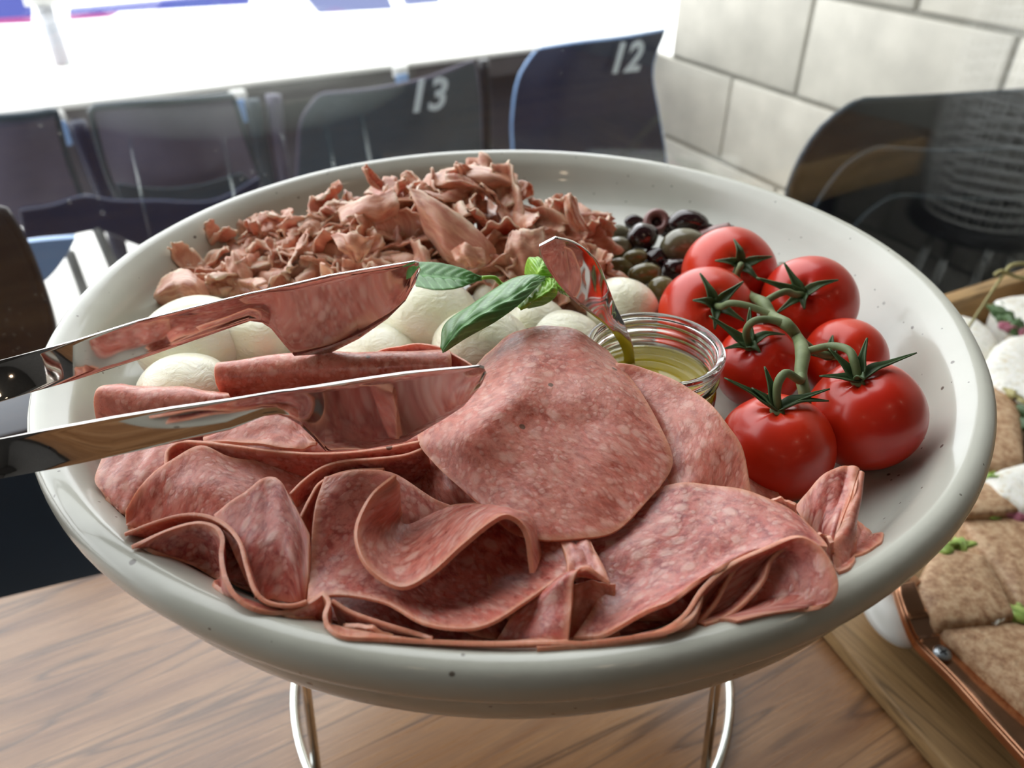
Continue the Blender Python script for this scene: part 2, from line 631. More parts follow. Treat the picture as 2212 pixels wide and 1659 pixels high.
M['slate'] = simple('slate_blue_plastic', (0.035, 0.05, 0.065), 0.22, Specular_IOR_Level=0.25)
M['mauve'] = simple('mauve_grey_plastic', (0.085, 0.08, 0.115), 0.28, Specular_IOR_Level=0.25)
M['paleblue'] = simple('blue_lit_surface', (0.22, 0.36, 0.62), 0.25)  # blue light on clamps and seat edges, put into the colour
M['number'] = simple('number_paint', (0.42, 0.47, 0.50), 0.5)
M['white'] = simple('white_paint', (0.80, 0.80, 0.78), 0.5)
M['conc'] = simple('pale_concrete', (0.78, 0.77, 0.74), 0.8)
M['slabedge'] = simple('slab_edge', (0.10, 0.09, 0.095), 0.7)
M['block'] = simple('painted_block', (0.48, 0.455, 0.395), 0.55)
M['mortar'] = simple('painted_mortar', (0.26, 0.25, 0.215), 0.7)
M['panel'] = simple('grey_panel', (0.055, 0.055, 0.075), 0.5)
M['darkwall'] = simple('dark_blue_wall', (0.018, 0.027, 0.042), 0.45)
M['floor'] = simple('dark_floor', (0.05, 0.045, 0.04), 0.5)
M['ceiling'] = simple('grey_ceiling', (0.10, 0.097, 0.092), 0.8)
M['porcelain'] = simple('white_porcelain', (0.55, 0.55, 0.52), 0.3)


def mat_screen(name, col, strength):
    n = NT(name)
    n.set(Base_Color=(0.02, 0.02, 0.02), Emission_Color=col, Emission_Strength=strength)
    return n.m


M['led_blue'] = mat_screen('led_blue', (0.055, 0.10, 0.85), 0.95)
M['led_pink'] = mat_screen('led_pink', (0.85, 0.06, 0.55), 0.95)
M['led_lav'] = mat_screen('led_lavender', (0.33, 0.40, 0.90), 0.95)

rng = random.Random(7)
npr = np.random.default_rng(5)


# ------------------------------------------------------------------ room
def struct(o):
    o['kind'] = 'structure'
    return o


FL = -0.75
struct(box('floor', wp(-4.5, -3.2, FL - 0.05), WU * 6.6, WN * (PANE + 3.15), (0, 0, 0.05), M['floor']))
struct(box('ceiling', wp(-4.5, -3.2, 1.95), WU * 6.6, WN * (PANE + 3.3), (0, 0, 0.08), M['ceiling']))
struct(box('wall_back', wp(-4.5, -3.3, FL), WU * 6.6, WN * 0.1, (0, 0, 2.75), M['ceiling']))
struct(box('wall_left', wp(-4.6, -3.3, FL), WU * 0.1, WN * (PANE + 3.3), (0, 0, 2.75), M['ceiling']))

# wall of painted blocks on the right, runs out through the window line
bw, bh, j = 0.605, 0.28, 0.014
base_b = (WN.dot(Vector((0.56, 2.941, 0))))   # where the ledge meets the wall
wr = box('wall_right', wp(WALL + 0.012, -3.3, FL - 0.4), WU * 0.15, WN * (base_b + 3.28), (0, 0, 4.0), M['mortar'])
struct(wr)
# course joints at z = -0.36, -0.075, 0.2 ; head joints measured outward from the camera
blk_cache = {}
for k in range(-3, 8):
    z0 = -0.075 + 0.279 * k
    if z0 < FL - 0.3 or z0 > 1.9:
        continue
    offs = -0.022 if k % 2 == 0 else -0.350
    for q in range(-1, 10):
        b1 = base_b + offs - q * bw
        if b1 - bw > base_b - 0.1 or b1 < -3.2:
            continue
        key = 'b'
        if key not in blk_cache:
            o = box('block', (0, 0, 0), WU * 0.04, WN * -(bw - j), (0, 0, 0.279 - j), M['block'], bev=0.006)
            blk_cache[key] = o.data
        else:
            o = bpy.data.objects.new('block', blk_cache[key]); COL.objects.link(o)
        o.location = wp(WALL + rng.uniform(-0.001, 0.001), b1 - j / 2, z0 + j / 2)
        o.parent = wr

# window: parapet, head, pane with drops of water
SILL = -0.42
struct(box('wall_window', wp(-4.5, PANE - 0.03, FL), WU * (WALL + 4.5), WN * 0.06,
           (0, 0, SILL - FL), M['darkwall']))
struct(box('edge_mat_1', wp(-4.5, PANE - 0.05, 1.86), WU * (WALL + 4.5), WN * 0.1, (0, 0, 0.1), M['darkwall']))
zs = SILL
pane = struct(box('window_1', wp(-4.5, PANE - 0.003, zs), WU * (WALL + 4.5), WN * 0.006, (0, 0, 1.86 - zs), M['pane']))
sv, sf = sphere_pts(12, 8)
drops = [(88, 272, 6), (152, 257, 6), (130, 290, 5), (214, 257, 3), (390, 211, 3), (466, 326, 4), (545, 372, 7), (522, 387, 6),
         (574, 378, 6), (150, 436, 8), (212, 427, 8), (222, 460, 9), (77, 638, 4), (92, 638, 4), (96, 648, 4), (22, 668, 4),
         (43, 679, 4), (15, 692, 4), (48, 709, 4), (30, 724, 4), (9, 723, 4), (63, 723, 4), (39, 752, 4), (28, 760, 4),
         (1216, 110, 4), (1060, 315, 4), (1030, 125, 5), (1212, 158, 4)]
for (x, y, r) in drops:
    c = onb(x, y, PANE - 0.004)
    rr = r * (c - CAM).length / F * 0.55
    B = basis(WN)
    mesh('water_drop', [c + Vector((B.T @ (np.array(v) * (rr, rr, rr * 0.3)))) for v in sv], sf, M['pane'], pane)

# dark bench outside the window at the left
bq = onb(25, 917, 1.0)
bench = empty('bench', wp(-1.3, 1.02, FL), 'dark blue bench outside the window, low at the left edge behind the tongs', 'bench')
box('bench_body', wp(-3.0, 0.99, FL), WU * 3.3, WN * 0.10, (0, 0, bq.z - FL - 0.012), M['darkwall'], bench, 0.004)
box('bench_lid', wp(-3.01, 0.98, bq.z - 0.012), WU * 3.32, WN * 0.12, (0, 0, 0.012), M['darkwall'], bench, 0.003)

# walnut table: its far edge runs parallel to the window
eL, eR = at(0, 1290, 0), at(220, 1237, 0)
te = (eR - eL).normalized()
# far edge from the left out to the wall
pL = eL - te * 1.2
pR = eL + te * 1.95
tv = [pL, Vector((pL.x + 0.3, pL.y - 1.3, 0)), Vector((pR.x + 0.3, pR.y - 1.3, 0)), pR]
bm = bmesh.new()
top = [bm.verts.new(v) for v in tv]
bot = [bm.verts.new(v - Vector((0, 0, 0.03))) for v in tv]
bm.faces.new(top); bm.faces.new(bot[::-1])
for i in range(4):
    k = (i + 1) % 4
    bm.faces.new((top[i], top[k], bot[k], bot[i]))
bmesh.ops.recalc_face_normals(bm, faces=bm.faces)
bmesh.ops.bevel(bm, geom=list(bm.edges), offset=0.0015, segments=2, affect='EDGES')
table = empty('table', (0.1, 0.2, FL), 'long walnut table carrying the bowl stand and the wooden board', 'table')
from_bm('table_top', bm, M['walnut'], table, False)
for (a, b) in ((-0.9, -0.9), (-0.9, 0.15), (1.4, -0.7), (1.4, 0.28)):
    box('leg', wp(a, b, FL), WU * 0.05, WN * 0.05, (0, 0, -FL - 0.03), M['black'], table, 0.003)

# ------------------------------------------------------------------ outside: counter, seats, boards
CB = (WN.dot(at(0, 240, 0)) + WN.dot(at(1430, 70, 0))) / 2   # near edge of the counter
struct(box('floor_outside', wp(-9, PANE + 0.08, FL - 0.05), WU * (9 + WALL), WN * 7, (0, 0, 0.05), M['conc']))
cnt = empty('counter', wp(-1, CB + 0.3, FL), 'long white counter in bright daylight beyond the seats', 'counter')
box('counter_top', wp(-6, CB, -0.018), WU * (6 + WALL - 0.02), WN * 0.75, (0, 0, 0.018), M['conc'], cnt, 0.006)
box('front_rail', wp(-6, CB + 0.004, -0.075), WU * (6 + WALL - 0.11), WN * 0.03, (0, 0, 0.057), M['slabedge'], cnt)
box('counter_shade', wp(-6, CB + 0.06, -0.29), WU * (6 + WALL - 0.11), WN * 0.04, (0, 0, 0.27), M['panel'], cnt)  # added dark sheet standing in for the counter's shadow underneath
a0_ = onb(300, 500, CB + .06).dot(WU)
box('counter_shade', wp(a0_, CB + 0.06, FL), WU * (WALL - 0.11 - a0_), WN * 0.04, (0, 0, 0.46), M['panel'], cnt)  # lower added sheet, same stand-in for shade beneath the counter
for a_ in (-5.5, -3.9, -2.3, -0.9, 0.6, 1.6):
    box('leg', wp(a_, CB + 0.3, FL), WU * 0.05, WN * 0.05, (0, 0, -FL - 0.045), M['panel'], cnt)
for (x, y) in ((122, 262), (517, 215), (868, 160)):
    c = onb(x, y, CB - 0.012)
    h = box('clamp', c - WU * 0.025 + Vector((0, 0, -0.015)), WU * 0.05, WN * 0.03, (0, 0, 0.04), M['white'], cnt, 0.01)
    box('clamp_glass', c - WU * 0.02 + Vector((0, 0, -0.065)) - WN * 0.004, WU * 0.04, WN * 0.014, (0, 0, 0.065), M['paleblue'], h, 0.004)  # blue light on the clamp is painted by this pale colour
struct(box('floor_arena', wp(-40, CB + 0.9, -1.6), WU * 80, WN * 60, (0, 0, 0.05), M['conc']))

# white post on the counter, with a grey foot
pb = at(137, 140, 0)
post = empty('post', pb, 'white post with a grey foot standing on the bright counter', 'post')
tube('foot', [pb, pb + Vector((-0.012, 0.02, 0.16))], 0.022, simple('grey_foot', (0.45, 0.47, 0.52), 0.6), post, 12, 1, smooth_pts=False)
tube('shaft', [pb + Vector((-0.012, 0.02, 0.16)), pb + Vector((-0.05, 0.12, 0.75))], 0.05, M['white'], post, 16, 1, smooth_pts=False)

# display boards down at the arena floor
BB = 7.5


def board(name, label, quads, depth=0.1, b=BB):
    p = empty(name, onb(*quads[0][1][0], b), label, 'display board')
    for (mat, q) in quads:
        pts = [onb(x, y, b) for (x, y) in q]
        vs = pts + [p_ + WN * depth for p_ in pts]
        n = len(pts)
        fs = [tuple(range(n)), tuple(range(2 * n - 1, n - 1, -1))] + [(i, (i + 1) % n, n + (i + 1) % n, n + i) for i in range(n)]
        o = mesh('strip', vs, fs, M[mat], p, False)
    return p


board('led_board', 'blue and pink display board at the far left beyond the counter',
      [('led_blue', [(-200, 2), (70, -8), (70, 36), (-200, 48)]), ('led_pink', [(-200, 48), (70, 36), (70, 50), (-200, 62)])])
board('led_board', 'long blue display board behind the white post',
      [('led_blue', [(150, 20), (540, -14), (540, 10), (150, 32)]), ('led_pink', [(150, 32), (260, 25), (240, 37), (150, 44)])])
board('led_board', 'lavender blue display board right of the long blue one',
      [('led_lav', [(650, -20), (830, -30), (850, 20), (690, 29)])])
board('led_board', 'pale teal display strip above the counter, rightmost of the boards',
      [('led_lav', [(872, -30), (950, -34), (950, 6), (880, 12)])])


def shell(name, label, rows, b, bulge, mat, cat='seat', edge_mat=None, tr=0.004, legs=None, nr=24, nc=28, group=None, pts3=None):
    """a seat shell whose back is laid out on a vertical plane b out, curved by bulge."""
    P = []
    for i, row in enumerate(rows):
        L = []
        for k, (x, y) in enumerate(row):
            u = k / (len(row) - 1) * 2 - 1
            L.append(onb(x, y, b + bulge * (1 - u * u)))
        P.append(L)
    G = grid_from_rows(P, nr, nc)
    lo = G.reshape(-1, 3)
    t = empty(name, Vector((lo[:, 0].mean(), lo[:, 1].mean(), FL)), label, cat, group)
    grid_mesh('back_shell', G, mat, t, 0.012)
    # edge line; where lighter than the shell, its colour paints the edge highlight
    edge = [Vector(G[i, 0]) for i in range(nr - 1, -1, -2)] + [Vector(G[0, j_]) for j_ in range(1, nc, 2)] + [Vector(G[i, -1]) for i in range(1, nr, 2)]
    tube('edge_line', edge, tr, edge_mat or mat, t, 8, 1)
    # seat pan and legs
    bl, br = Vector(G[-1, 0]), Vector(G[-1, -1])
    mid = (bl + br) / 2
    w = (br - bl).length
    pan = []
    for d, dz in ((0, 0), (-0.15, -0.03), (-0.34, -0.01), (-0.38, -0.05)):
        pan.append([bl - WN * -d + Vector((0, 0, dz)), mid - WN * -d + Vector((0, 0, dz - 0.02)), br - WN * -d + Vector((0, 0, dz))])
    if legs:
        pan = [[p + WN * (2 * legs * ((mid - p).dot(WN) if False else 0)) for p in row] for row in pan]
    return t, G


GRP = 'numbered plastic seats outside the window'
B12, B13 = CB - 0.14, CB - 0.16
s12, G12 = shell('stadium_seat', 'glossy navy seat marked 12, next to the block wall outside the window',
                 [[(1160, 106), (1250, 92), (1350, 80), (1436, 64)],
                  [(1120, 170), (1210, 170), (1320, 160), (1408, 150)],
                  [(1106, 260), (1200, 262), (1320, 256), (1422, 248)],
                  [(1108, 345), (1200, 350), (1320, 356), (1438, 352)],
                  [(1100, 450), (1200, 460), (1320, 460), (1437, 450)]], B12, -0.05, M['navy'], edge_mat=M['paleblue'], tr=0.006)
s13, G13 = shell('stadium_seat', 'slate grey seat marked 13, left of the navy seat marked 12',
                 [[(690, 204), (800, 194), (920, 170), (1022, 132)],
                  [(652, 260), (800, 270), (920, 262), (1034, 200)],
                  [(645, 330), (800, 340), (920, 340), (1038, 290)],
                  [(640, 420), (800, 430), (920, 430), (1042, 400)]], B13, -0.05, M['slate'], edge_mat=M['mauve'], tr=0.006)
sB, GB = shell('stadium_seat', 'grey seat shell with a pale lower rim, left of the seat marked 13',
               [[(196, 232), (300, 224), (420, 216), (500, 208)],
                [(212, 300), (320, 310), (430, 300), (520, 270)],
                [(232, 370), (330, 392), (440, 384), (545, 340)],
                [(262, 440), (350, 464), (450, 456), (570, 405)]], CB - 0.2, -0.05, M['mauve'], edge_mat=M['slate'], tr=0.010)
sA, GA = shell('stadium_seat', 'grey mauve seat shell at the left edge, under the counter',
               [[(-120, 262), (-20, 256), (60, 250), (118, 240)],
                [(-120, 330), (-20, 340), (60, 340), (140, 330)],
                [(-120, 420), (-20, 440), (80, 430), (165, 400)],
                [(-110, 500), (0, 494), (90, 480), (180, 440)]], CB - 0.22, -0.04, M['mauve'], edge_mat=M['slate'], tr=0.010)
# lower halves of the two left seats, tucked under
for nm, lab, rows, b, mt in (
        ('seat_pan', 'slate band', [[(250, 395), (340, 405), (430, 398), (520, 372)], [(262, 440), (350, 462), (450, 455), (565, 405)]], CB - 0.27, 'slate'),):
    G = grid_from_rows([[onb(x, y, b) for x, y in r] for r in rows], 8, 24)
    o = grid_mesh(nm, G, M[mt], sB, 0.01)
# posts between the seats
for i, (pts, mt, lab) in enumerate((
        ([(165, 262), (200, 360), (232, 440), (262, 560)], 'navy', 'dark blue seat post under the left clamp'),
        ([(445, 210), (470, 290), (492, 385), (500, 430)], 'mauve', 'pale mauve seat post behind the grey seat shell'),
        ([(545, 215), (560, 300), (575, 380), (580, 430)], 'slate', 'broad slate seat post under the middle clamp'),
        ([(590, 205), (600, 300), (612, 380), (616, 420)], 'mauve', 'pale seat post just left of the seat marked 13'),
        ([(1044, 130), (1050, 220), (1052, 300), (1054, 400)], 'black', 'black seat post between the seats marked 13 and 12'))):
    b = CB - 0.10
    o = tube('seat_post', [onb(x, y, b) for x, y in pts], 0.022 if mt != 'black' else 0.016, M[mt], None, 12, 4)
    recenter(o)
    tag(o, lab, 'post', 'posts between the outside seats')


def number(txt, px, py, b, h, parent, rot, label):
    cu = bpy.data.curves.new('seat_number', 'FONT')
    cu.body = txt
    cu.size = h
    cu.shear = 0.25
    cu.offset = 0.003
    cu.extrude = 0.001
    cu.space_character = 1.02
    cu.align_x = 'CENTER'; cu.align_y = 'CENTER'
    o = bpy.data.objects.new('tmp', cu)
    COL.objects.link(o)
    dg = bpy.context.evaluated_depsgraph_get()
    me = bpy.data.meshes.new_from_object(o.evaluated_get(dg))
    bpy.data.objects.remove(o)
    mt = Matrix.Translation(onb(px, py, b)) @ Matrix(((WU.x, 0, -WN.x, 0), (WU.y, 0, -WN.y, 0), (0, 1, 0, 0), (0, 0, 0, 1))) @ Matrix.Rotation(rot, 4, 'Z')
    me.transform(mt)
    me.materials.clear()
    o = link('seat_number', me, M['number'], parent, False)
    return o


number('12', 1349, 128, B12 - 0.075, 0.125, s12, -0.03, 'grey number 12')
number('13', 920, 210, B13 - 0.08, 0.120, s13, -0.03, 'grey number 13')

# bright daylight gap between seat 12 and the wall is the open floor outside
# dark chair at the left edge, near the pane
sC, GC = shell('chair', 'black chair back at the left edge, close behind the wet window glass',
               [[(-200, 440), (-120, 440), (-50, 446), (8, 458)],
                [(-200, 520), (-120, 520), (-40, 520), (50, 530)],
                [(-200, 640), (-120, 640), (-30, 640), (92, 640)],
                [(-200, 780), (-120, 780), (0, 770), (112, 730)],
                [(-200, 862), (-120, 858), (0, 850), (90, 800)]], PANE + 0.14, 0.02, M['black'], 'chair', M['black'], 0.006)
g = grid_from_rows([[onb(x, y, PANE + 0.5) for x, y in r] for r in
                    ([(20, 525), (90, 516), (163, 510)], [(40, 560), (90, 560), (145, 545)], [(80, 610), (100, 600), (120, 580)])], 10, 16)
grid_mesh('lit_seat_edge', g, M['paleblue'], sC, 0.015)  # blue-lit seat edge, its light painted as a pale blue sheet

# seat bases in front of the bright floor
plinth = empty('seat_plinth', wp(-1.2, CB - .42, FL), 'navy plinth on thin legs under the row of outside seats', 'plinth')
grid_mesh('plinth_board', grid_from_rows([[onb(x, y, CB - 0.42) for x, y in r] for r in
    ([(40, 450), (110, 440), (180, 420), (250, 430), (340, 430), (460, 430), (560, 380)],
     [(60, 560), (120, 520), (185, 500), (225, 500), (300, 530), (420, 560), (560, 540)])], 12, 30), M['navy'], plinth, 0.02)
for (x0, y0, x1, y1) in ((208, 490, 246, 580), (150, 545, 178, 620)):
    a, b_ = onb(x0, y0, CB - 0.42), onb(x1, y1, CB - 0.42)
    tube('leg', [a, b_ + (b_ - a) * 0.4], 0.012, simple('grey_metal', (0.12, 0.13, 0.13), 0.4), plinth, 10, 2)

# navy chair on the right, with two nested copies of its bent frame
BRc = PANE + 0.10
sR, GR = shell('chair', 'glossy navy chair back standing before the block wall',
               [[(1852, 216), (1980, 210), (2100, 203), (2260, 192)],
                [(1780, 270), (1950, 300), (2100, 300), (2260, 290)],
                [(1730, 340), (1920, 380), (2100, 380), (2260, 380)],
                [(1700, 420), (1880, 470), (2100, 480), (2260, 480)],
                [(1690, 520), (1880, 560), (2100, 570), (2260, 570)],
                [(1690, 620), (1880, 680), (2100, 690), (2260, 690)]], BRc, 0.015, M['black'], 'chair', M['slate'], 0.0045)
for pts in ([(1757, 452), (1790, 400), (1830, 355), (1888, 322), (1940, 322), (2050, 326), (2240, 318)],
            [(1843, 490), (1880, 455), (1930, 425), (1990, 424), (2080, 430), (2240, 424)]):
    tube('frame_wire', [onb(x, y, BRc - 0.02) for x, y in pts], 0.0042, M['slate'], sR, 8, 6)

# wire basket standing inside the room by the wall; the pane mirrors it
bc = wp(1.70, 0.52, -0.125)
bk = empty('wire_basket', bc, 'white wire basket by the block wall, seen mirrored in the window glass', 'basket')
for i in range(17):
    z = 0.004 + i * 0.026
    r = 0.120 + 0.024 * min(1, i / 5)
    tube('hoop', [bc + Vector((r * math.cos(a), r * math.sin(a), z)) for a in np.linspace(0, 2 * math.pi, 24, endpoint=False)], 0.0038, M['white'], bk, 6, 1, closed=True)
for i in range(32):
    a = 2 * math.pi * i / 32
    tube('upright', [bc + Vector((r_ * math.cos(a), r_ * math.sin(a), z_)) for r_, z_ in ((.120, .004), (.144, .134), (.144, .42))], 0.0036, M['white'], bk, 6, 1, smooth_pts=False)
stl = empty('stool', wp(1.70, 0.52, FL), 'round dark stool under the wire basket', 'stool')
lathe('seat', [(0, -0.03), (0.15, -0.03), (0.155, -0.02), (0.15, 0.0), (0, 0.0)], M['black'], stl, 32, wp(1.70, 0.52, -0.126))
for i in range(4):
    v = Vector((math.cos(i * math.pi / 2 + .4), math.sin(i * math.pi / 2 + .4), 0))
    tube('leg', [wp(1.70, 0.52, -0.15) + v * .09, wp(1.70, 0.52, FL) + v * .12], .01, M['chrome'], stl, 8, 1, smooth_pts=False)

# ceiling lamps of the room (behind the camera)
for i, (a, b) in enumerate(((-1.2, -0.9), (0.1, -0.9), (1.2, -0.9), (-1.2, -2.0), (0.1, -2.0))):
    p = wp(a, b, 1.94)
    t = empty('ceiling_lamp', p, 'round warm ceiling lamp in the room behind the table', 'lamp', 'warm ceiling lamps')
    lathe('lamp_housing', [(0.0, 0.0), (0.07, 0.0), (0.07, -0.03), (0.06, -0.03), (0.055, -0.01), (0, -0.01)], M['white'], t, 24, p)
    ld = bpy.data.lights.new('lamp_light', 'AREA'); ld.shape = 'DISK'; ld.size = 0.10
    ld.energy = 0.8; ld.color = (1.0, 0.74, 0.50)
    lo = bpy.data.objects.new('lamp_light', ld); COL.objects.link(lo)
    lo.location = (0, 0, -0.035); lo.parent = t

# ------------------------------------------------------------------ wire stand
BC = Vector((0, BY, 0))
st = empty('wire_stand', BC, 'bright chrome wire riser under the bowl on the walnut table', 'stand')


def ring(r, z, rad, n=48):
    return tube('ring', [BC + Vector((r * math.cos(a), r * math.sin(a), z)) for a in np.linspace(0, 2 * math.pi, n, endpoint=False)], rad, M['chrome'], st, 10, 2, closed=True)


ring(0.1770, 0.0034, 0.0034)
ring(0.1500, ZR - 0.080, 0.003)
for (px, rr_) in ((706, 1), (1478, 1)):
    p = at(px, 1659, 0.0)
    v = (p - BC); v.z = 0
    v = v.normalized()
    tube('leg', [BC + v * 0.172 + Vector((0, 0, 0.004)), BC + v * 0.152 + Vector((0, 0, ZR - 0.08))], 0.0034, M['chrome'], st, 10, 1, smooth_pts=False)
for a in (40, 90, 140):
    v = Vector((math.cos(math.radians(a)), math.sin(math.radians(a)), 0))
    tube('leg', [BC + v * 0.172 + Vector((0, 0, 0.004)), BC + v * 0.152 + Vector((0, 0, ZR - 0.08))], 0.0034, M['chrome'], st, 10, 1, smooth_pts=False)

# ------------------------------------------------------------------ the bowl
PROF_IN = [(0.2385, 0.0015), (0.2325, -0.0035), (0.2285, -0.010), (0.224, -0.018), (0.217, -0.025), (0.205, -0.0315), (0.19, -0.036), (0.16, -0.041), (0.12, -0.0435), (0.06, -0.045), (0.0, -0.045)]
PROF_OUT = [(0.0, -0.078), (0.06, -0.078), (0.12, -0.078), (0.155, -0.0755), (0.19, -0.070), (0.215, -0.061), (0.2295, -0.050), (0.2370, -0.040), (0.2405, -0.032), (0.2420, -0.025), (0.2425, -0.0195), (0.2436, -0.0165), (0.2468, -0.0145), (0.2492, -0.0105), (0.2500, -0.0065), (0.2494, -0.0022), (0.2473, 0.0013), (0.2445, 0.0028), (0.2412, 0.0028)]
prof = cr1(PROF_OUT + PROF_IN, 96)
bowl = lathe('serving_bowl', [(max(0, a), b) for a, b in prof], M['glaze'], None, 160, BC + Vector((0, 0, ZR)))
# hand thrown: very slightly uneven
me = bowl.data
a = np.empty(len(me.vertices) * 3); me.vertices.foreach_get('co', a); a = a.reshape(-1, 3)
an = np.arctan2(a[:, 1] - BY, a[:, 0])
k = 1 + 0.0022 * np.sin(3 * an + 1) + 0.0012 * np.sin(7 * an) + 0.0006 * np.sin(17 * an + 2)
a[:, 0] *= k; a[:, 1] = BY + (a[:, 1] - BY) * k
me.vertices.foreach_set('co', a.ravel())
recenter(bowl)
tag(bowl, 'large speckled grey stoneware bowl holding the meats, cheese and tomatoes', 'bowl')


def bowl_z(x, y):
    r = math.hypot(x, y - BY)
    rs = [p[0] for p in PROF_IN][::-1] + [0.2412, 0.2445, 0.25]; z = [p[1] for p in PROF_IN][::-1] + [0.0028, 0.0028, -0.004]
    return float(np.interp(r, rs, z))


# ------------------------------------------------------------------ salami
def slice_(label, rows, nr=26, nc=34, thick=0.0014, wob=0.0004, group='salami slices in the bowl', mat='salami', name='salami_slice', cat='salami slice'):
    P = [[R(*p) for p in row] for row in rows]
    G = grid_from_rows(P, nr, nc)
    # tiny unevenness so that the sheet is not glassy smooth
    ii, jj = np.meshgrid(np.linspace(0, 1, nr), np.linspace(0, 1, nc), indexing='ij')
    ph = npr.uniform(0, 6, 6)
    w = np.sin(9 * ii + ph[0] + 5 * jj) + np.sin(13 * jj + ph[1] - 4 * ii) + 0.6 * np.sin(24 * jj + ph[2] + 9 * ii)
    G[:, :, 2] += wob * w
    for q in G.reshape(-1, 3):
        q[2] = max(q[2], ZR + bowl_z(q[0], q[1]) + thick * 0.5 + 0.0004)
    o = grid_mesh(name, G, M[mat], None, thick)
    recenter(o)
    tag(o, label, cat, group)
    return o


def ribbon(label, edge, drop=0.03, lean=(0, 0.0), rows=3, **kw):
    """a standing slice: its upper edge is given, the sheet falls from it; lean = how far it moves in x, y."""
    P = []
    for i in range(rows):
        t = i / (rows - 1)
        row = []
        for (x, y, z) in edge:
            p = R(x, y, z)
            q = p + Vector((lean[0] * t, lean[1] * t, -drop * t))
            rr = math.hypot(q.x, q.y - BY)
            if i and rr > 0.2375:
                q.x *= 0.2375 / rr; q.y = BY + (q.y - BY) * 0.2375 / rr
            q.z = max(q.z, ZR + bowl_z(q.x, q.y) + 0.001)
            row.append(q)
        P.append(row)
    G = grid_from_rows(P, kw.get('nr', 14), kw.get('nc', 60))
    o = grid_mesh('salami_slice', G, M['salami'], None, kw.get('thick', 0.0015))
    recenter(o)
    tag(o, label, 'salami slice', 'salami slices in the bowl')
    return o


def zz(row, z):
    return [(x, y, zi) for (x, y), zi in zip(row, z if hasattr(z, '__len__') else [z] * len(row))]


slice_('largest round salami slice draped on top in the middle of the bowl', [
    zz([(1050, 765), (1110, 722), (1180, 706), (1250, 720), (1312, 758)], (.014, .019, .021, .020, .016)),
    zz([(975, 850), (1080, 845), (1195, 835), (1305, 835), (1376, 835)], (.014, .024, .023, .021, .017)),
    zz([(905, 936), (1030, 925), (1170, 930), (1310, 925), (1428, 930)], (.012, .022, .018, .016, .013)),
    zz([(940, 1003), (1045, 1020), (1180, 1035), (1320, 1030), (1452, 1000)], (.008, .012, .012, .011, .009)),
    zz([(1030, 1085), (1110, 1152), (1212, 1168), (1330, 1145), (1424, 1056)], (.006, .006, .006, .006, .007))], 34, 38)
slice_('orange tinted salami slice leaning between the glass jar and the front tomato', [
    zz([(1330, 786), (1392, 796), (1465, 823), (1519, 859), (1568, 913), (1604, 969), (1623, 1066)], (.018, .019, .020, .019, .017, .013, .004)),
    zz([(1330, 860), (1385, 870), (1440, 900), (1480, 940), (1512, 982), (1540, 1024), (1565, 1080)], (.010, .011, .012, .012, .010, .007, .001)),
    zz([(1330, 930), (1375, 950), (1410, 980), (1430, 1015), (1450, 1055), (1470, 1090), (1500, 1110)], (0, 0, .002, .003, .002, 0, -.004))])
slice_('broad pale salami slice lying flat at the front right', [
    zz([(1395, 1075), (1440, 1050), (1500, 1043), (1590, 1058), (1676, 1086), (1732, 1122)], (.004, .005, .006, .007, .007, .006)),
    zz([(1310, 1120), (1410, 1130), (1510, 1135), (1610, 1140), (1710, 1150), (1786, 1178)], (.001, .003, .005, .007, .009, .009)),
    zz([(1262, 1170), (1370, 1195), (1480, 1200), (1590, 1196), (1680, 1180), (1760, 1180)], (0, .001, .003, .006, .010, .012)),
    zz([(1300, 1270), (1370, 1270), (1450, 1265), (1530, 1240), (1590, 1208), (1640, 1188)], (-.004, -.001, .003, .006, .010, .012)),
    zz([(1240, 1385), (1310, 1370), (1378, 1334), (1440, 1306), (1500, 1262), (1560, 1226)], (-.004, .0, .003, .007, .010, .012))])
# the cone folded out of the next slice
cone_edge = [(1330, 1388, .003), (1420, 1366, .005), (1478, 1330, .007), (1520, 1268, .010), (1580, 1215, .013), (1660, 1180, .016), (1722, 1160, .018), (1768, 1180, .017),
             (1798, 1222, .014), (1810, 1268, .010), (1795, 1302, .006), (1740, 1316, .004), (1660, 1332, .003), (1590, 1352, .002)]
ap = (1490, 1366, -.006)
slice_('salami slice folded into an open cone against the front right rim', [
    cone_edge,
    [(x * .72 + ap[0] * .28, y * .72 + ap[1] * .28 + 4, z * .5 + ap[2] * .5) for x, y, z in cone_edge],
    [(x * .4 + ap[0] * .6, y * .4 + ap[1] * .6 + 5, z * .2 + ap[2] * .8) for x, y, z in cone_edge],
    [(x * .08 + ap[0] * .92, y * .08 + ap[1] * .92, ap[2]) for x, y, z in cone_edge]], 24, 60)
ribbon('narrow salami fold crossing inside the open cone', [(1700, 1178, .014), (1668, 1210, .011), (1650, 1256, .007), (1606, 1306, .004), (1560, 1344, .001), (1520, 1362, 0)], 0.02, (-.008, .012))
ribbon('second narrow salami fold deep in the cone, left of the first', [(1600, 1212, .010), (1575, 1250, .007), (1548, 1300, .004), (1512, 1350, .000)], 0.02, (-.006, .010))
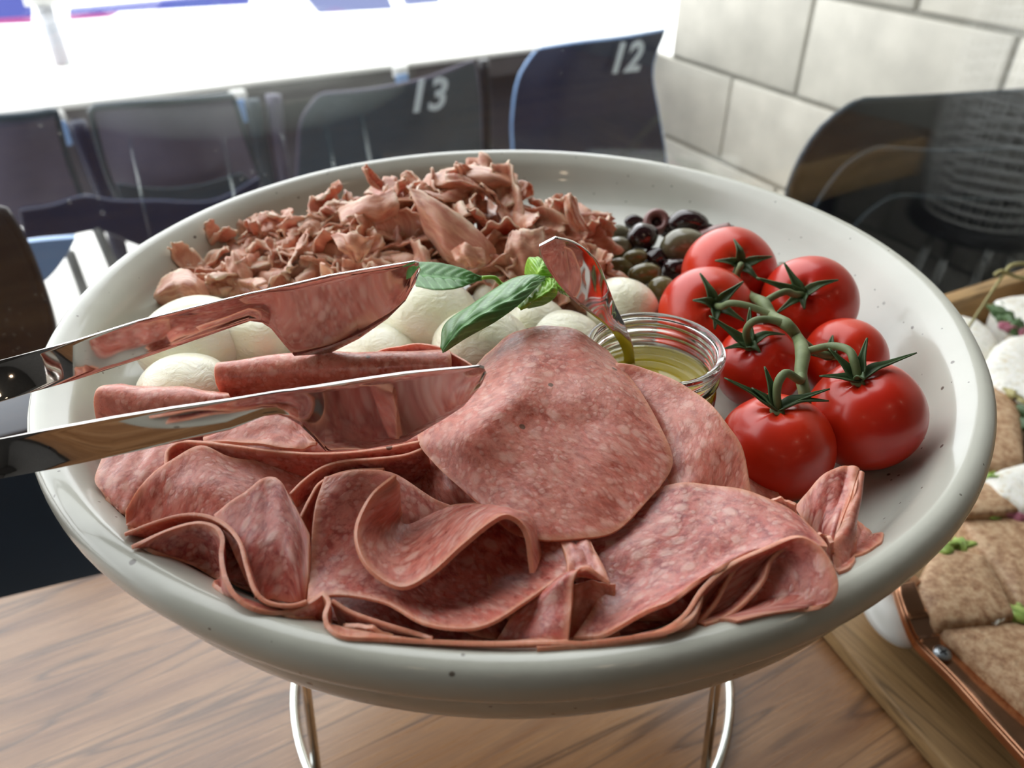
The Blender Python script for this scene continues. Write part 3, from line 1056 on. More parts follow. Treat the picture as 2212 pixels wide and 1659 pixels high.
# S-shaped curl in the middle of the front
e0 = [(854, 1023), (800, 1070), (768, 1147), (790, 1222), (861, 1268), (930, 1243), (1000, 1183), (1060, 1135), (1099, 1120), (1135, 1150), (1149, 1238)]
e1 = [(858, 1040), (846, 1085), (826, 1130), (836, 1168), (872, 1180), (925, 1160), (985, 1128), (1045, 1106), (1098, 1110), (1145, 1135), (1160, 1215)]
e2 = [(862, 1060), (862, 1092), (868, 1112), (890, 1120), (925, 1112), (968, 1098), (1012, 1090), (1060, 1092), (1106, 1100), (1150, 1120), (1170, 1190)]
slice_('salami slice curled in an S with its rim towards the camera, front middle', [
    zz(e0, (.022, .018, .012, .008, .007, .010, .015, .019, .021, .016, .004)),
    zz(e1, (.019, .012, .004, .001, .001, .005, .010, .015, .018, .013, .002)),
    zz(e2, (.014, .004, -.002, -.005, -.005, -.002, .003, .008, .011, .007, -.003))], 22, 60, 0.0017)
slice_('wide dished salami slice below the S curl, its front rim in mid air', [
    zz([(700, 1030), (765, 1018), (850, 1020), (950, 1085), (1060, 1112), (1150, 1150), (1216, 1163)], (.010, .010, .006, 0, 0, .002, .004)),
    zz([(680, 1095), (740, 1110), (830, 1150), (950, 1195), (1060, 1200), (1150, 1196), (1232, 1190)], (.008, .004, -.003, -.008, -.006, -.001, .004)),
    zz([(670, 1200), (740, 1205), (830, 1245), (940, 1282), (1050, 1276), (1150, 1240), (1236, 1214)], (.003, -.001, -.006, -.009, -.007, -.002, .003)),
    zz([(664, 1304), (740, 1288), (830, 1306), (920, 1350), (1030, 1356), (1135, 1302), (1230, 1238)], (-.002, .000, .001, .002, .004, .005, .005))], 28, 44)
slice_('dark folded salami behind the S curl, under the draped slice', [
    zz([(845, 985), (910, 955), (965, 1000), (1060, 1075), (1130, 1125)], (-.004, .0, .002, .002, .002)),
    zz([(850, 1050), (910, 1050), (965, 1045), (1030, 1090), (1100, 1115)], (-.012, -.010, .0, -.004, -.002)),
    zz([(850, 1120), (910, 1120), (970, 1110), (1040, 1120), (1110, 1135)], (-.02, -.018, -.010, -.010, -.008))])
# front left ruffles
ribbon('outer ruffled salami slice along the front left rim', [(284, 1182, .004), (357, 1147, .008), (421, 1129, .010), (462, 1136, .011), (480, 1161, .011), (478, 1200, .010), (487, 1248, .009), (510, 1290, .007), (546, 1316, .005), (600, 1325, .003), (655, 1308, .003), (700, 1279, .005)], 0.034, (-.004, -.004), nc=80)
ribbon('inner ruffled salami slice, just behind the outer ruffle at the left', [(268, 1156, .004), (320, 1133, .007), (389, 1113, .009), (441, 1113, .011), (487, 1134, .012), (517, 1170, .012), (532, 1222, .010), (550, 1275, .008), (580, 1303, .006), (630, 1308, .005), (664, 1298, .005)], 0.034, (-.004, .014), nc=80)
slice_('salami slice folded to a blunt corner between the left ruffle and the middle', [
    zz([(464, 1116), (521, 1069), (567, 1037), (597, 1032), (624, 1067), (670, 1158)], (.006, .010, .013, .014, .012, .007)),
    zz([(490, 1160), (540, 1128), (580, 1108), (612, 1108), (644, 1140), (670, 1205)], (.005, .008, .009, .010, .008, .004)),
    zz([(515, 1215), (552, 1200), (590, 1190), (622, 1200), (648, 1230), (666, 1262)], (.002, .004, .005, .005, .003, 0)),
    zz([(555, 1300), (580, 1296), (602, 1296), (626, 1302), (645, 1304), (660, 1312)], (-.006, -.006, -.006, -.006, -.006, -.008))])
slice_('salami slice with a raised corner behind the left ruffles', [
    zz([(272, 1105), (305, 1054), (360, 1004), (430, 964), (500, 990), (600, 1000), (690, 1014)], (.003, .007, .010, .013, .009, .003, -.003)),
    zz([(272, 1128), (340, 1082), (400, 1050), (480, 1050), (560, 1065), (640, 1075), (700, 1080)], (0, .004, .007, .007, .002, -.004, -.008)),
    zz([(282, 1150), (350, 1135), (430, 1130), (500, 1150), (580, 1160), (640, 1160), (710, 1150)], (-.004, -.002, .0, .0, -.004, -.010, -.014))])
slice_('flat shiny salami slice at the far left below the tongs', [
    zz([(228, 972), (290, 955), (345, 950), (400, 940)], (.002, .004, .004, .005)),
    zz([(206, 1033), (270, 1020), (330, 1010), (385, 990)], (-.001, .002, .004, .004)),
    zz([(228, 1072), (262, 1094), (300, 1080), (360, 1030)], (-.004, -.004, -.002, .002)),
    zz([(262, 1100), (272, 1112), (296, 1104), (345, 1060)], (-.008, -.007, -.006, -.002))])
slice_('small dark end of salami under the flat left slice', [
    zz([(245, 1080), (270, 1095), (300, 1110)], -.012), zz([(250, 1125), (272, 1138), (300, 1150)], -.016)], 10, 14)
ribbon('long salami slice standing on edge under the lower tong arm', [(358, 1004, .010), (362, 972, .012), (390, 954, .013), (432, 954, .014), (495, 961, .014), (580, 972, .013), (664, 979, .012), (749, 977, .012), (833, 967, .012), (915, 951, .012)], 0.026, (0, .004), nc=70)
ribbon('salami slice on edge parallel to the long one, nearer the camera', [(626, 1067, .004), (656, 1037, .006), (698, 1008, .008), (749, 994, .009), (812, 990, .010), (875, 982, .010), (920, 965, .010)], 0.026, (.002, .006))
ribbon('dark salami edge hidden beside the dished slice', [(648, 1118, .002), (670, 1074, .004), (694, 1040, .006), (749, 1018, .006), (830, 1012, .006)], 0.024, (.002, .006))
slice_('salami slice rolled into a tube at the far left', [
    zz([(212, 922), (300, 930), (400, 925), (505, 900)], -.012),
    zz([(204, 872), (300, 880), (400, 882), (500, 876)], .003),
    zz([(215, 840), (300, 840), (400, 846), (497, 858)], .008),
    zz([(250, 832), (300, 836), (400, 842), (490, 854)], .000),
    zz([(260, 850), (300, 852), (400, 856), (480, 868)], -.012)], 28, 30)
slice_('long salami slice rolled over between the two tong arms', [
    zz([(490, 870), (620, 860), (790, 840), (970, 825)], -.010),
    zz([(466, 825), (610, 812), (790, 804), (976, 798)], .006),
    zz([(466, 792), (622, 769), (791, 764), (974, 763)], .011),
    zz([(490, 790), (630, 768), (791, 764), (966, 764)], .002),
    zz([(500, 800), (640, 780), (791, 776), (960, 776)], -.010)], 28, 36)
slice_('thin salami slice edge peeping out behind the rolled slice', [
    zz([(790, 768), (854, 747), (917, 745), (972, 760), (1022, 792)], (.002, .006, .007, .006, .004)),
    zz([(790, 810), (854, 800), (917, 800), (972, 810), (1010, 830)], -.008)], 16, 26)
slice_('bright salami flap lying under the notch of the lower tong arm', [
    zz([(440, 940), (530, 905), (600, 885), (645, 905), (684, 953)], (.012, .015, .016, .014, .012)),
    zz([(440, 958), (520, 957), (600, 970), (650, 970), (682, 962)], (.013, .014, .013, .012, .012))], 16, 26)
slice_('deep red salami slice in shade beneath the lower tong paddle', [
    zz([(560, 890), (700, 860), (860, 850), (990, 850)], (-.004, 0, .004, .006)),
    zz([(600, 960), (720, 960), (850, 950), (960, 930)], (.0, .002, .004, .006)),
    zz([(640, 1000), (740, 1000), (850, 985), (930, 960)], (-.006, -.004, -.002, .0))], 18, 26)
# front middle
ribbon('long low salami slice pressed along the inside of the front rim', [(700, 1282, .005), (710, 1300, .005), (702, 1330, .005), (712, 1360, .004), (745, 1379, .004), (820, 1382, .004), (940, 1387, .004), (1060, 1390, .004), (1180, 1387, .004), (1280, 1390, .004), (1380, 1376, .005), (1452, 1362, .006), (1497, 1326, .007), (1515, 1284, .008)], 0.022, (0, -.004), nc=110, nr=8)
ribbon('second low salami edge at the very front, beside the rim', [(1160, 1408, .002), (1250, 1398, .003), (1360, 1390, .003), (1440, 1376, .002)], 0.014, (0, .002), nc=40, nr=8)
ribbon('orange salami fold tucked under the rim of the dished slice', [(716, 1296, .004), (760, 1322, .002), (840, 1350, .0), (900, 1368, -.002), (935, 1387, -.003)], 0.02, (0, .004))
slice_('small pink curl of salami deep behind the front rim', [
    zz([(745, 1350), (790, 1352), (820, 1366), (850, 1384)], (.0, .002, .001, -.002)), zz([(745, 1372), (790, 1380), (820, 1390), (840, 1396)], -.006)], 10, 16)
slice_('salami slice with a hooked corner left of the broad front slice', [
    zz([(1317, 1264), (1290, 1240), (1259, 1231), (1240, 1252), (1236, 1300), (1231, 1350), (1227, 1396)], (.009, .012, .013, .011, .007, .003, -.002)),
    zz([(1290, 1248), (1265, 1234), (1235, 1236), (1210, 1262), (1197, 1300), (1187, 1350), (1180, 1396)], (.006, .010, .011, .009, .005, .001, -.004)),
    zz([(1250, 1246), (1235, 1242), (1205, 1252), (1172, 1286), (1150, 1320), (1130, 1360), (1115, 1400)], (.004, .006, .006, .004, .0, -.004, -.008)),
    zz([(1220, 1262), (1200, 1262), (1170, 1276), (1130, 1310), (1100, 1345), (1080, 1375), (1066, 1402)], (0, 0, 0, -.002, -.006, -.01, -.012))], 22, 40)
slice_('dark pocket of salami under the hooked corner', [
    zz([(1236, 1262), (1280, 1256), (1330, 1262)], (-.002, -.001, 0)), zz([(1234, 1320), (1280, 1320), (1330, 1316)], -.006), zz([(1226, 1400), (1280, 1394), (1340, 1376)], -.010)], 12, 16)
slice_('narrow strip of salami between the draped slice and the broad front slice', [
    zz([(1206, 1158), (1240, 1156), (1270, 1156)], .004), zz([(1222, 1205), (1260, 1205), (1291, 1202)], .006), zz([(1226, 1250), (1270, 1235), (1317, 1260)], .006)], 14, 16)
# right end
slice_('salami slice standing upright at the right, inner face showing', [
    zz([(1718, 1096), (1770, 1036), (1822, 1008), (1854, 1012)], (.002, .008, .012, .013)),
    zz([(1736, 1132), (1776, 1100), (1815, 1075), (1840, 1075)], (.0, .004, .007, .009)),
    zz([(1760, 1160), (1780, 1160), (1795, 1162), (1812, 1148)], (-.002, -.001, .002, .004)),
    zz([(1785, 1200), (1790, 1205), (1796, 1210), (1800, 1212)], (-.004, -.003, -.001, .0))], 22, 24)
slice_('pale outer side of the upright salami slice at the right', [
    zz([(1854, 1012), (1842, 1070), (1815, 1140), (1797, 1184), (1806, 1256)], (.013, .010, .005, .002, -.002)),
    zz([(1862, 1024), (1856, 1080), (1840, 1140), (1826, 1195), (1826, 1252)], (.012, .009, .005, .001, -.003)),
    zz([(1861, 1040), (1853, 1090), (1846, 1140), (1846, 1195), (1838, 1240)], (.009, .006, .002, -.002, -.006))], 14, 26)
slice_('dark round end of salami behind the upright slice, nearest the right rim', [
    zz([(1838, 1118), (1862, 1134), (1884, 1156), (1897, 1186)], -.010), zz([(1836, 1170), (1852, 1180), (1872, 1192), (1892, 1206)], (-.008,) * 4),
    zz([(1830, 1240), (1846, 1240), (1862, 1234), (1876, 1224)], -.010)], 16, 18)
slice_('small rounded salami tip below the front tomato', [
    zz([(1655, 1084), (1688, 1074), (1718, 1092)], (.006, .009, .008)), zz([(1660, 1110), (1690, 1110), (1722, 1120)], .002)], 10, 16)
slice_('tiny orange salami curl left of the upright slice', [
    zz([(1760, 1156), (1782, 1152), (1797, 1172)], .007), zz([(1775, 1180), (1788, 1182), (1798, 1196)], .002)], 8, 12)


def disc(label, px, py, z, r, tilt=(0, 0)):
    c = R(px, py, z)
    n = 26
    G = np.zeros((n, n, 3))
    ph = npr.uniform(0, 6, 2)
    for i in range(n):
        for k_ in range(n):
            u, v = i / (n - 1) * 2 - 1, k_ / (n - 1) * 2 - 1
            x = u * math.sqrt(1 - v * v / 2); y = v * math.sqrt(1 - u * u / 2)
            q = Vector((c.x + r * x, c.y + r * y, c.z + r * (tilt[0] * x + tilt[1] * y) + 0.003 * math.sin(3 * x + ph[0]) + 0.002 * math.sin(4 * y + ph[1])))
            rr = math.hypot(q.x, q.y - BY)
            if rr > 0.222:
                q.x *= 0.222 / rr; q.y = BY + (q.y - BY) * 0.222 / rr
            q.z = max(q.z, ZR + bowl_z(q.x, q.y) + 0.0015)
            q.z = min(q.z, ZR - 0.006)
            G[i, k_] = q
    o = recenter(grid_mesh('salami_slice', G, M['salami'], None, 0.0014))
    tag(o, label, 'salami slice', 'salami slices in the bowl')


BL = 'salami slice lying flat at the bottom of the heap, mostly covered'
for k_, (x, y, z) in enumerate(((400, 1080, -.022), (560, 1130, -.020), (640, 940, -.018), (760, 1090, -.021), (900, 1230, -.020), (1000, 1300, -.022), (1130, 1200, -.018),
                  (1300, 1250, -.016), (1480, 1240, -.016), (1620, 1240, -.018), (1320, 1050, -.012), (1480, 1080, -.014), (900, 1060, -.022), (820, 900, -.02), (560, 1220, -.022), (760, 1260, -.022), (1100, 1020, -.012), (420, 960, -.02), (380, 900, -.024), (980, 930, -.014))):
    disc(BL, x, y, z, 0.044, (rng.uniform(-.1, .1), rng.uniform(-.1, .1)))

# ------------------------------------------------------------------ prosciutto
def ham(label, c, L, Wd, yaw, pitch_, roll_, amp, curl, group='torn prosciutto pieces in the heap', nl=22, nw=12, tears=True):
    u = np.linspace(-1, 1, nl)[:, None]; v = np.linspace(-1, 1, nw)[None, :]
    ph = npr.uniform(0, 6, 6)
    x = u * L / 2 + 0 * v
    wv = Wd / 2 * (1 - 0.35 * np.abs(u) ** 3) * (1 + 0.16 * np.sin(5 * u + ph[0]))
    y = v * wv
    z = amp * np.sin(3.1 * u + ph[1] + 1.2 * v) + amp * 0.7 * np.sin(5.5 * v + ph[2] + 2 * u) + amp * .35 * np.sin(11 * u + 6 * v + ph[3])
    # bend lengthways and fold over sideways
    th = curl[0] * u; x2 = np.sin(th) / (curl[0] + 1e-6) * L / 2 + z * np.sin(th); z2 = (1 - np.cos(th)) / (curl[0] + 1e-6) * -L / 2 + z * np.cos(th)
    tw = curl[1] * v + 0 * u; y2 = np.sin(tw) / (curl[1] + 1e-6) * wv; z2 = z2 - (1 - np.cos(tw)) / (curl[1] + 1e-6) * wv
    if tears:
        e = npr.normal(0, 1, (nl, 1)); y2[:, -1:] += e * Wd * 0.035
        e = npr.normal(0, 1, (nl, 1)); y2[:, :1] += e * Wd * 0.035
        e = npr.normal(0, 1, (1, nw)); x2[-1:, :] += e * L * 0.02
    P = np.stack([x2, y2, z2], 2)
    Rm = np.array(Matrix.Rotation(yaw, 3, 'Z') @ Matrix.Rotation(pitch_, 3, 'X') @ Matrix.Rotation(roll_, 3, 'Y'))
    P = P @ Rm.T + np.array(c)
    # keep it out of the bowl's wall
    for q in P.reshape(-1, 3):
        q[2] = max(q[2], ZR + bowl_z(q[0], q[1]) + 0.001)
        rr = math.hypot(q[0], q[1] - BY)
        if rr > 0.229 and q[2] < ZR + 0.004:
            q[0] *= 0.229 / rr; q[1] = BY + (q[1] - BY) * 0.229 / rr
    o = recenter(grid_mesh('prosciutto_piece', P, M['prosciutto'], None, 0.0011, bevel=False))
    tag(o, label, 'prosciutto', group)
    return o


TOP = [(430, 600), (480, 535), (560, 485), (640, 445), (720, 405), (800, 400), (880, 392), (950, 366), (1030, 360), (1110, 372), (1150, 430), (1220, 425), (1290, 465), (1310, 520)]


def ytop(x):
    return float(np.interp(x, [t[0] for t in TOP], [t[1] for t in TOP]))


HAMLAB = 'small crumpled scrap of pink prosciutto in the heap at the back of the bowl'


def ham_at(px, py):
    yt = ytop(px)
    f = min(1, max(0, (640 - py) / (640 - yt)))
    yb = 0.030 + 0.095 * f ** 1.1
    # left end of the heap lies nearer the left wall
    yb -= 0.02 * max(0, (600 - px) / 200)
    p = aty(px, py, yb)
    p.z = max(p.z, ZR + bowl_z(p.x, p.y) + 0.004)
    return p


def f_top(py, yt):
    return py < yt + 40


# a lower, larger layer then the small scraps on top
for i in range(60):
    px = rng.uniform(520, 1260)
    yt = ytop(px)
    py = yt + 26 + (640 - yt - 20) * rng.random() ** 0.9
    c = ham_at(px, py); c = c + Vector((0, 0.012, -0.008))
    ham(HAMLAB, c, rng.uniform(.05, .07), rng.uniform(.024, .034), rng.uniform(0, 6.28), rng.uniform(0.1, 1.0), rng.uniform(-.6, .6), .0030, (rng.uniform(-.8, 1.3), rng.uniform(-.6, 1.3)))
for i in range(135):
    px = 440 + 860 * ((i * 0.618034) % 1.0)
    yt = ytop(px)
    py = yt + 12 + (622 - yt) * rng.random()
    c = ham_at(px, py)
    q = 0.72 if (px < 540 or f_top(py, yt)) else 1.0
    ham(HAMLAB, c, q * rng.uniform(.034, .066), q * rng.uniform(.014, .026), rng.uniform(0, 6.28), rng.uniform(0.1, 1.2), rng.uniform(-.7, .7), .0022, (rng.uniform(-1.2, 1.6), rng.uniform(-1.2, 1.5)))


def ham_patch(label, rows, yb, nr=16, nc=24, wob=.0012):
    P = [[aty(x, y, b) for (x, y, b) in row] for row in [[(*p[:2], yb + (p[2] if len(p) > 2 else 0)) for p in row] for row in rows]]
    G = grid_from_rows(P, nr, nc)
    ii, jj = np.meshgrid(np.linspace(0, 1, nr), np.linspace(0, 1, nc), indexing='ij')
    G[:, :, 1] += wob * (np.sin(9 * ii + 7 * jj) + np.sin(15 * jj - 5 * ii))
    G[:, :, 2] += wob * npr.normal(0, .25, G.shape[:2])
    o = recenter(grid_mesh('prosciutto_piece', G, M['prosciutto'], None, 0.0012, bevel=False))
    tag(o, label, 'prosciutto', 'torn prosciutto pieces in the heap')


ham_patch('long pink prosciutto ribbon running down the front of the heap', [
    [(880, 405, .03), (930, 425, .02), (1000, 470, .01), (1060, 520, 0), (1075, 560, -.005)],
    [(895, 430, .025), (925, 470, .012), (960, 510, .002), (1000, 550, -.006), (1040, 575, -.01)],
    [(900, 455, .03), (920, 500, .02), (945, 540, .01), (965, 565, 0), (980, 580, 0)]], .045)
ham_patch('flat tan prosciutto slice just left of the spoon', [
    [(1100, 505), (1130, 495), (1175, 492)], [(1090, 545, -.01), (1130, 545, -.014), (1178, 545, -.01)], [(1084, 600, -.012), (1130, 600, -.018), (1185, 595, -.012)]], .05)
ham_patch('smooth brown prosciutto fold at the far left end of the heap', [
    [(345, 610, .012), (380, 585, .012), (420, 590, .012), (450, 625, .012)], [(336, 635, -.005), (380, 620, -.01), (420, 625, -.01), (455, 650, 0)], [(338, 665, .01), (380, 668, 0), (420, 668, 0), (450, 670, .01)]], .022)
ham_patch('pale triangular prosciutto scrap above the upper tong arm', [
    [(715, 510, .01), (765, 503, .0), (812, 515, .008)], [(735, 535, 0), (770, 540, -.004), (800, 535, 0)], [(766, 566, 0), (772, 567, 0), (780, 566, 0)]], .036)
ham_patch('dark red prosciutto fold at the top left of the heap', [
    [(730, 455, .012), (790, 425, .005), (850, 410, .01)], [(740, 480, 0), (800, 458, -.006), (862, 440, 0)], [(760, 492, .005), (810, 480, 0), (858, 470, .006)]], .075)
ham_patch('crown of prosciutto folded over at the very top of the heap', [
    [(925, 385, .012), (980, 362, .01), (1050, 360, .01), (1118, 380, .012)], [(940, 400, -.002), (1000, 388, -.008), (1060, 385, -.008), (1118, 398, 0)], [(950, 420, .0), (1010, 414, -.004), (1070, 415, -.002), (1110, 420, .004)]], .112)
ham_patch('prosciutto strip bent upright at the right end of the heap', [
    [(1218, 428, 0), (1232, 417, -.004), (1245, 430, 0)], [(1222, 460, -.004), (1240, 460, -.01), (1254, 465, 0)], [(1236, 500, 0), (1256, 500, -.006), (1280, 505, 0)]], .085)
ham_patch('creamy fat rimmed prosciutto scrap in the middle of the heap front', [
    [(975, 545, .005), (1005, 525, -.005), (1045, 540, 0)], [(985, 560, -.004), (1015, 560, -.012), (1048, 562, -.004)], [(1000, 575, 0), (1020, 578, -.004), (1040, 576, 0)]], .036)
ham_patch('dark brown prosciutto end lying against the bowl behind the heap', [
    [(552, 465, 0), (580, 458, 0), (610, 475, 0)], [(556, 500, -.01), (590, 500, -.01), (620, 505, -.01)]], .11)

# ------------------------------------------------------------------ mozzarella
sV, sF = sphere_pts(40, 26)


def lump(name, c, rx, ry, rz, mat, label=None, cat=None, group=None, n=1.0, yaw=0.0, wob=0.03, seed=None, power=1.0, parent=None, V=None, Fc=None, tilt=0.0):
    V = sV if V is None else V; Fc = sF if Fc is None else Fc
    P = np.sign(V) * np.abs(V) ** power
    P = P / np.maximum(np.linalg.norm(P, axis=1, keepdims=True), 1e-9) if power == 1.0 else P
    ph = npr.uniform(0, 6, 6)
    k = 1 + wob * (np.sin(3 * V[:, 0] + ph[0]) * np.sin(2.6 * V[:, 1] + ph[1]) + 0.5 * np.sin(5 * V[:, 2] + ph[2] + 3 * V[:, 0]) + .3 * np.sin(8 * V[:, 1] + ph[3]))
    P = P * k[:, None] * np.array([rx, ry, rz])
    Rm = np.array(Matrix.Rotation(yaw, 3, 'Z') @ Matrix.Rotation(tilt, 3, 'X'))
    P = P @ Rm.T
    vs = [tuple(p + np.array(c)) for p in P]
    o = mesh(name, vs, Fc, mat, parent)
    if parent is None:
        recenter(o)
        tag(o, label, cat, group)
    return o


PRA = cr1(PROF_IN, 80)


def on_bowl(px, py, rpx, up=0.92, extra=0.0, squash=1.0):
    """a round thing resting in the bowl whose middle shows at (px, py) with radius rpx."""
    for z in np.arange(-0.045, 0.05, 0.0005):
        p = R(px, py, z)
        r = rpx * (p - CAM).dot(Vector((0, _c, -_s))) / F
        d = math.hypot(p.x, p.y - BY)
        if np.hypot(PRA[:, 0] - d, PRA[:, 1] - z).min() >= r * up and z > bowl_z(p.x, p.y):
            break
    return R(px, py, z + extra), r


MZ = [
    (425, 738, 124, 92, 'big herb flecked mozzarella ball at the left, under the upper tong arm', 0.0, 0.0),
    (398, 838, 98, 70, 'mozzarella ball in front of the herb flecked one, beside the rolled salami', 0.006, 0.3),
    (800, 772, 108, 66, 'mozzarella ball behind the thin salami edge, below the upper tong paddle', 0.002, 0.0),
    (930, 690, 106, 88, 'large greenish white mozzarella ball under the left basil leaf', 0.006, 0.2),
    (1082, 650, 62, 58, 'small mozzarella ball behind the twisted basil leaf', 0.006, 0.0),
    (1040, 752, 108, 86, 'mozzarella ball carrying the long twisted basil leaf', 0.006, 0.0),
    (1152, 700, 72, 56, 'mozzarella ball under the bright young basil leaves', 0.006, 0.4),
    (1218, 738, 84, 66, 'mozzarella ball left of the glass jar, touching the draped salami', 0.0, 0.0),
    (1345, 668, 78, 68, 'mozzarella ball behind the jar, beside the green olives', 0.004, 0.0),
    (700, 700, 110, 84, 'mozzarella ball half hidden behind the upper tong paddle', 0.0, 0.0),
    (610, 700, 90, 70, 'mozzarella ball hidden behind the cut piece', -0.004, 0.0),
]
for (x, y, a_, b_, lab, ex, yw) in MZ:
    rm = (a_ + b_) / 2
    c, r = on_bowl(x, y, rm, 0.88, ex)
    s = (c - CAM).dot(Vector((0, _c, -_s))) / F
    lump('mozzarella_ball', c, a_ * s, a_ * s * 0.95, b_ * s * 0.98, M['mozz'], lab, 'mozzarella', 'mozzarella balls in the bowl', yaw=yw, wob=0.022)
# the cut piece with a flat face
c, r = on_bowl(556, 762, 72, 0.95, 0.004)
o = lump('mozzarella_piece', c, .0205, .017, .0235, M['mozz'], 'cut mozzarella piece with a flat face between the two tong arms', 'mozzarella', None, wob=0.012, power=0.62, yaw=-0.25, tilt=-0.2)

# ------------------------------------------------------------------ basil
def leaf(parent, rows, mat, nr=21, nc=60, rib=True):
    G = grid_from_rows([[R(*p) for p in row] for row in rows], nr, nc)
    jj = np.linspace(0, 1, nr)[:, None]
    # side veins as real waves across the blade
    ii = np.linspace(0, 1, nc)[None, :]
    ph_ = np.cos(ii * 44 - 22 * np.abs(jj - 0.5))
    G[:, :, 2] += 0.0007 * ph_ * np.sin(math.pi * jj) * np.minimum(1, np.abs(jj - .5) * 6) - 0.0016 * np.exp(-((jj - 0.5) / 0.06) ** 2)
    vein = np.maximum(np.exp(-((jj - 0.5) / 0.035) ** 2) + 0 * ii, 0.7 * np.clip(-ph_ - .82, 0, 1) / .18)
    o = grid_mesh('leaf', G, mat, parent, 0.0007, bevel=False)
    a = o.data.attributes.new('vein', 'FLOAT', 'POINT')
    a.data.foreach_set('value', vein.ravel().astype(np.float32))
    return o


sp0 = R(1178, 606, 0.034)
sprig = empty('basil_sprig', sp0, 'fresh basil sprig lying over the mozzarella in the middle of the bowl', 'basil')
leaf(sprig, [
    zz([(898, 566), (950, 568), (1000, 580), (1040, 598)], (.024, .030, .032, .030)),
    zz([(898, 590), (950, 595), (1000, 600), (1041, 600)], (.022, .026, .029, .029)),
    zz([(898, 618), (940, 626), (990, 622), (1042, 603)], (.020, .023, .026, .028))], M['basil'])
lf = leaf(sprig, [
    zz([(952, 752), (962, 700), (1020, 658), (1100, 606), (1150, 594), (1176, 598)], (.022, .027, .032, .036, .037, .036)),
    zz([(956, 756), (995, 706), (1050, 668), (1110, 636), (1150, 608), (1177, 600)], (.024, .034, .039, .040, .040, .037)),
    zz([(960, 760), (1010, 728), (1075, 692), (1125, 655), (1160, 620), (1178, 602)], (.022, .028, .034, .037, .038, .036))], M['basil'])
leaf(sprig, [
    zz([(1112, 662), (1134, 632), (1168, 606), (1182, 600)], (.024, .028, .032, .034)),
    zz([(1125, 664), (1160, 640), (1190, 618), (1192, 604)], (.028, .036, .038, .036)),
    zz([(1145, 665), (1178, 656), (1202, 636), (1199, 606)], (.024, .028, .032, .034))], M['basil_young'])
leaf(sprig, [
    zz([(1134, 592), (1136, 575), (1142, 558), (1150, 557)], (.022, .028, .034, .034)),
    zz([(1150, 598), (1160, 588), (1168, 572), (1172, 558)], (.028, .036, .040, .038)),
    zz([(1178, 602), (1188, 598), (1194, 588), (1186, 568)], (.030, .034, .036, .036))], M['basil_young'])
leaf(sprig, [
    zz([(1196, 600), (1220, 610), (1250, 640)], (.032, .030, .022)),
    zz([(1198, 612), (1222, 626), (1246, 642)], (.034, .032, .022)),
    zz([(1200, 622), (1215, 634), (1244, 644)], (.032, .028, .022))], M['basil_young'])
tube('stem', [R(1041, 600, .030), R(1068, 600, .030), R(1084, 614, .026), R(1120, 622, .026), R(1178, 606, .034), R(1198, 606, .033)], .0011, M['basil_young'], sprig, 8, 5)

# ------------------------------------------------------------------ olives
oV, oF = sphere_pts(24, 16)
OL = [  # x, y, rx, ry, material, label, tilt
    (1476, 531, 52, 38, 'olive_grey', 'largest whole grey green olive, left of the rear tomato', .3, 0),
    (1486, 481, 46, 26, 'olive_dark', 'glossy black olive at the top right of the olive heap', -.2, .002),
    (1517, 498, 30, 18, 'olive_dark', 'small dark olive beside the pink olive half', 0, .0),
    (1388, 512, 36, 30, 'olive_dark', 'crinkled dark olive in the middle of the olive heap', .5, .006),
    (1446, 492, 30, 22, 'olive_dark', 'dark olive between the cut ring and the top black olive', .2, .0),
    (1303, 490, 18, 14, 'olive_dark', 'small dark olive touching the right end of the prosciutto', 0, 0),
    (1330, 505, 32, 20, 'olive_grey', 'grey green olive at the back, right of the prosciutto', .1, 0),
    (1334, 540, 33, 29, 'olive_grey', 'round grey green olive in front of the back one', .2, .003),
    (1461, 582, 32, 26, 'olive_dark', 'dark olive just left of the rear tomato, low in the heap', -.2, 0),
    (1416, 560, 28, 26, 'olive_dark', 'dark olive below the crinkled one', .1, .0),
    (1338, 580, 32, 24, 'olive_green', 'yellow green olive above the right mozzarella ball', 0, .0),
    (1392, 592, 40, 24, 'olive_green', 'split yellow green olive in the front row of the heap', .3, .002),
    (1430, 628, 34, 32, 'olive_green', 'yellow green olive between the mozzarella and the left tomato', 0, .0),
    (1372, 556, 30, 18, 'olive_green', 'cut green olive lying under the dark ones', .4, .006),
    (1689, 584, 26, 18, 'olive_grey', 'pale olive peeping out between the two rear tomatoes', 0, 0),
    (1315, 600, 22, 20, 'olive_green', 'green olive partly behind the right mozzarella ball', 0, -.002),
    (1370, 480, 22, 16, 'olive_dark', 'dark olive at the back of the olive heap', 0, 0),
]
for (x, y, a_, b_, mt, lab, tl, ex) in OL:
    c, r = on_bowl(x, y, (a_ + b_) / 2, 0.9, ex + .004)
    s = (c - CAM).dot(Vector((0, _c, -_s))) / F
    lump('olive', c, a_ * s, b_ * s, b_ * s, M[mt], lab, 'olive', 'mixed olives in the bowl', yaw=tl, wob=0.03 if mt != 'olive_dark' else 0.06, V=oV, Fc=oF)
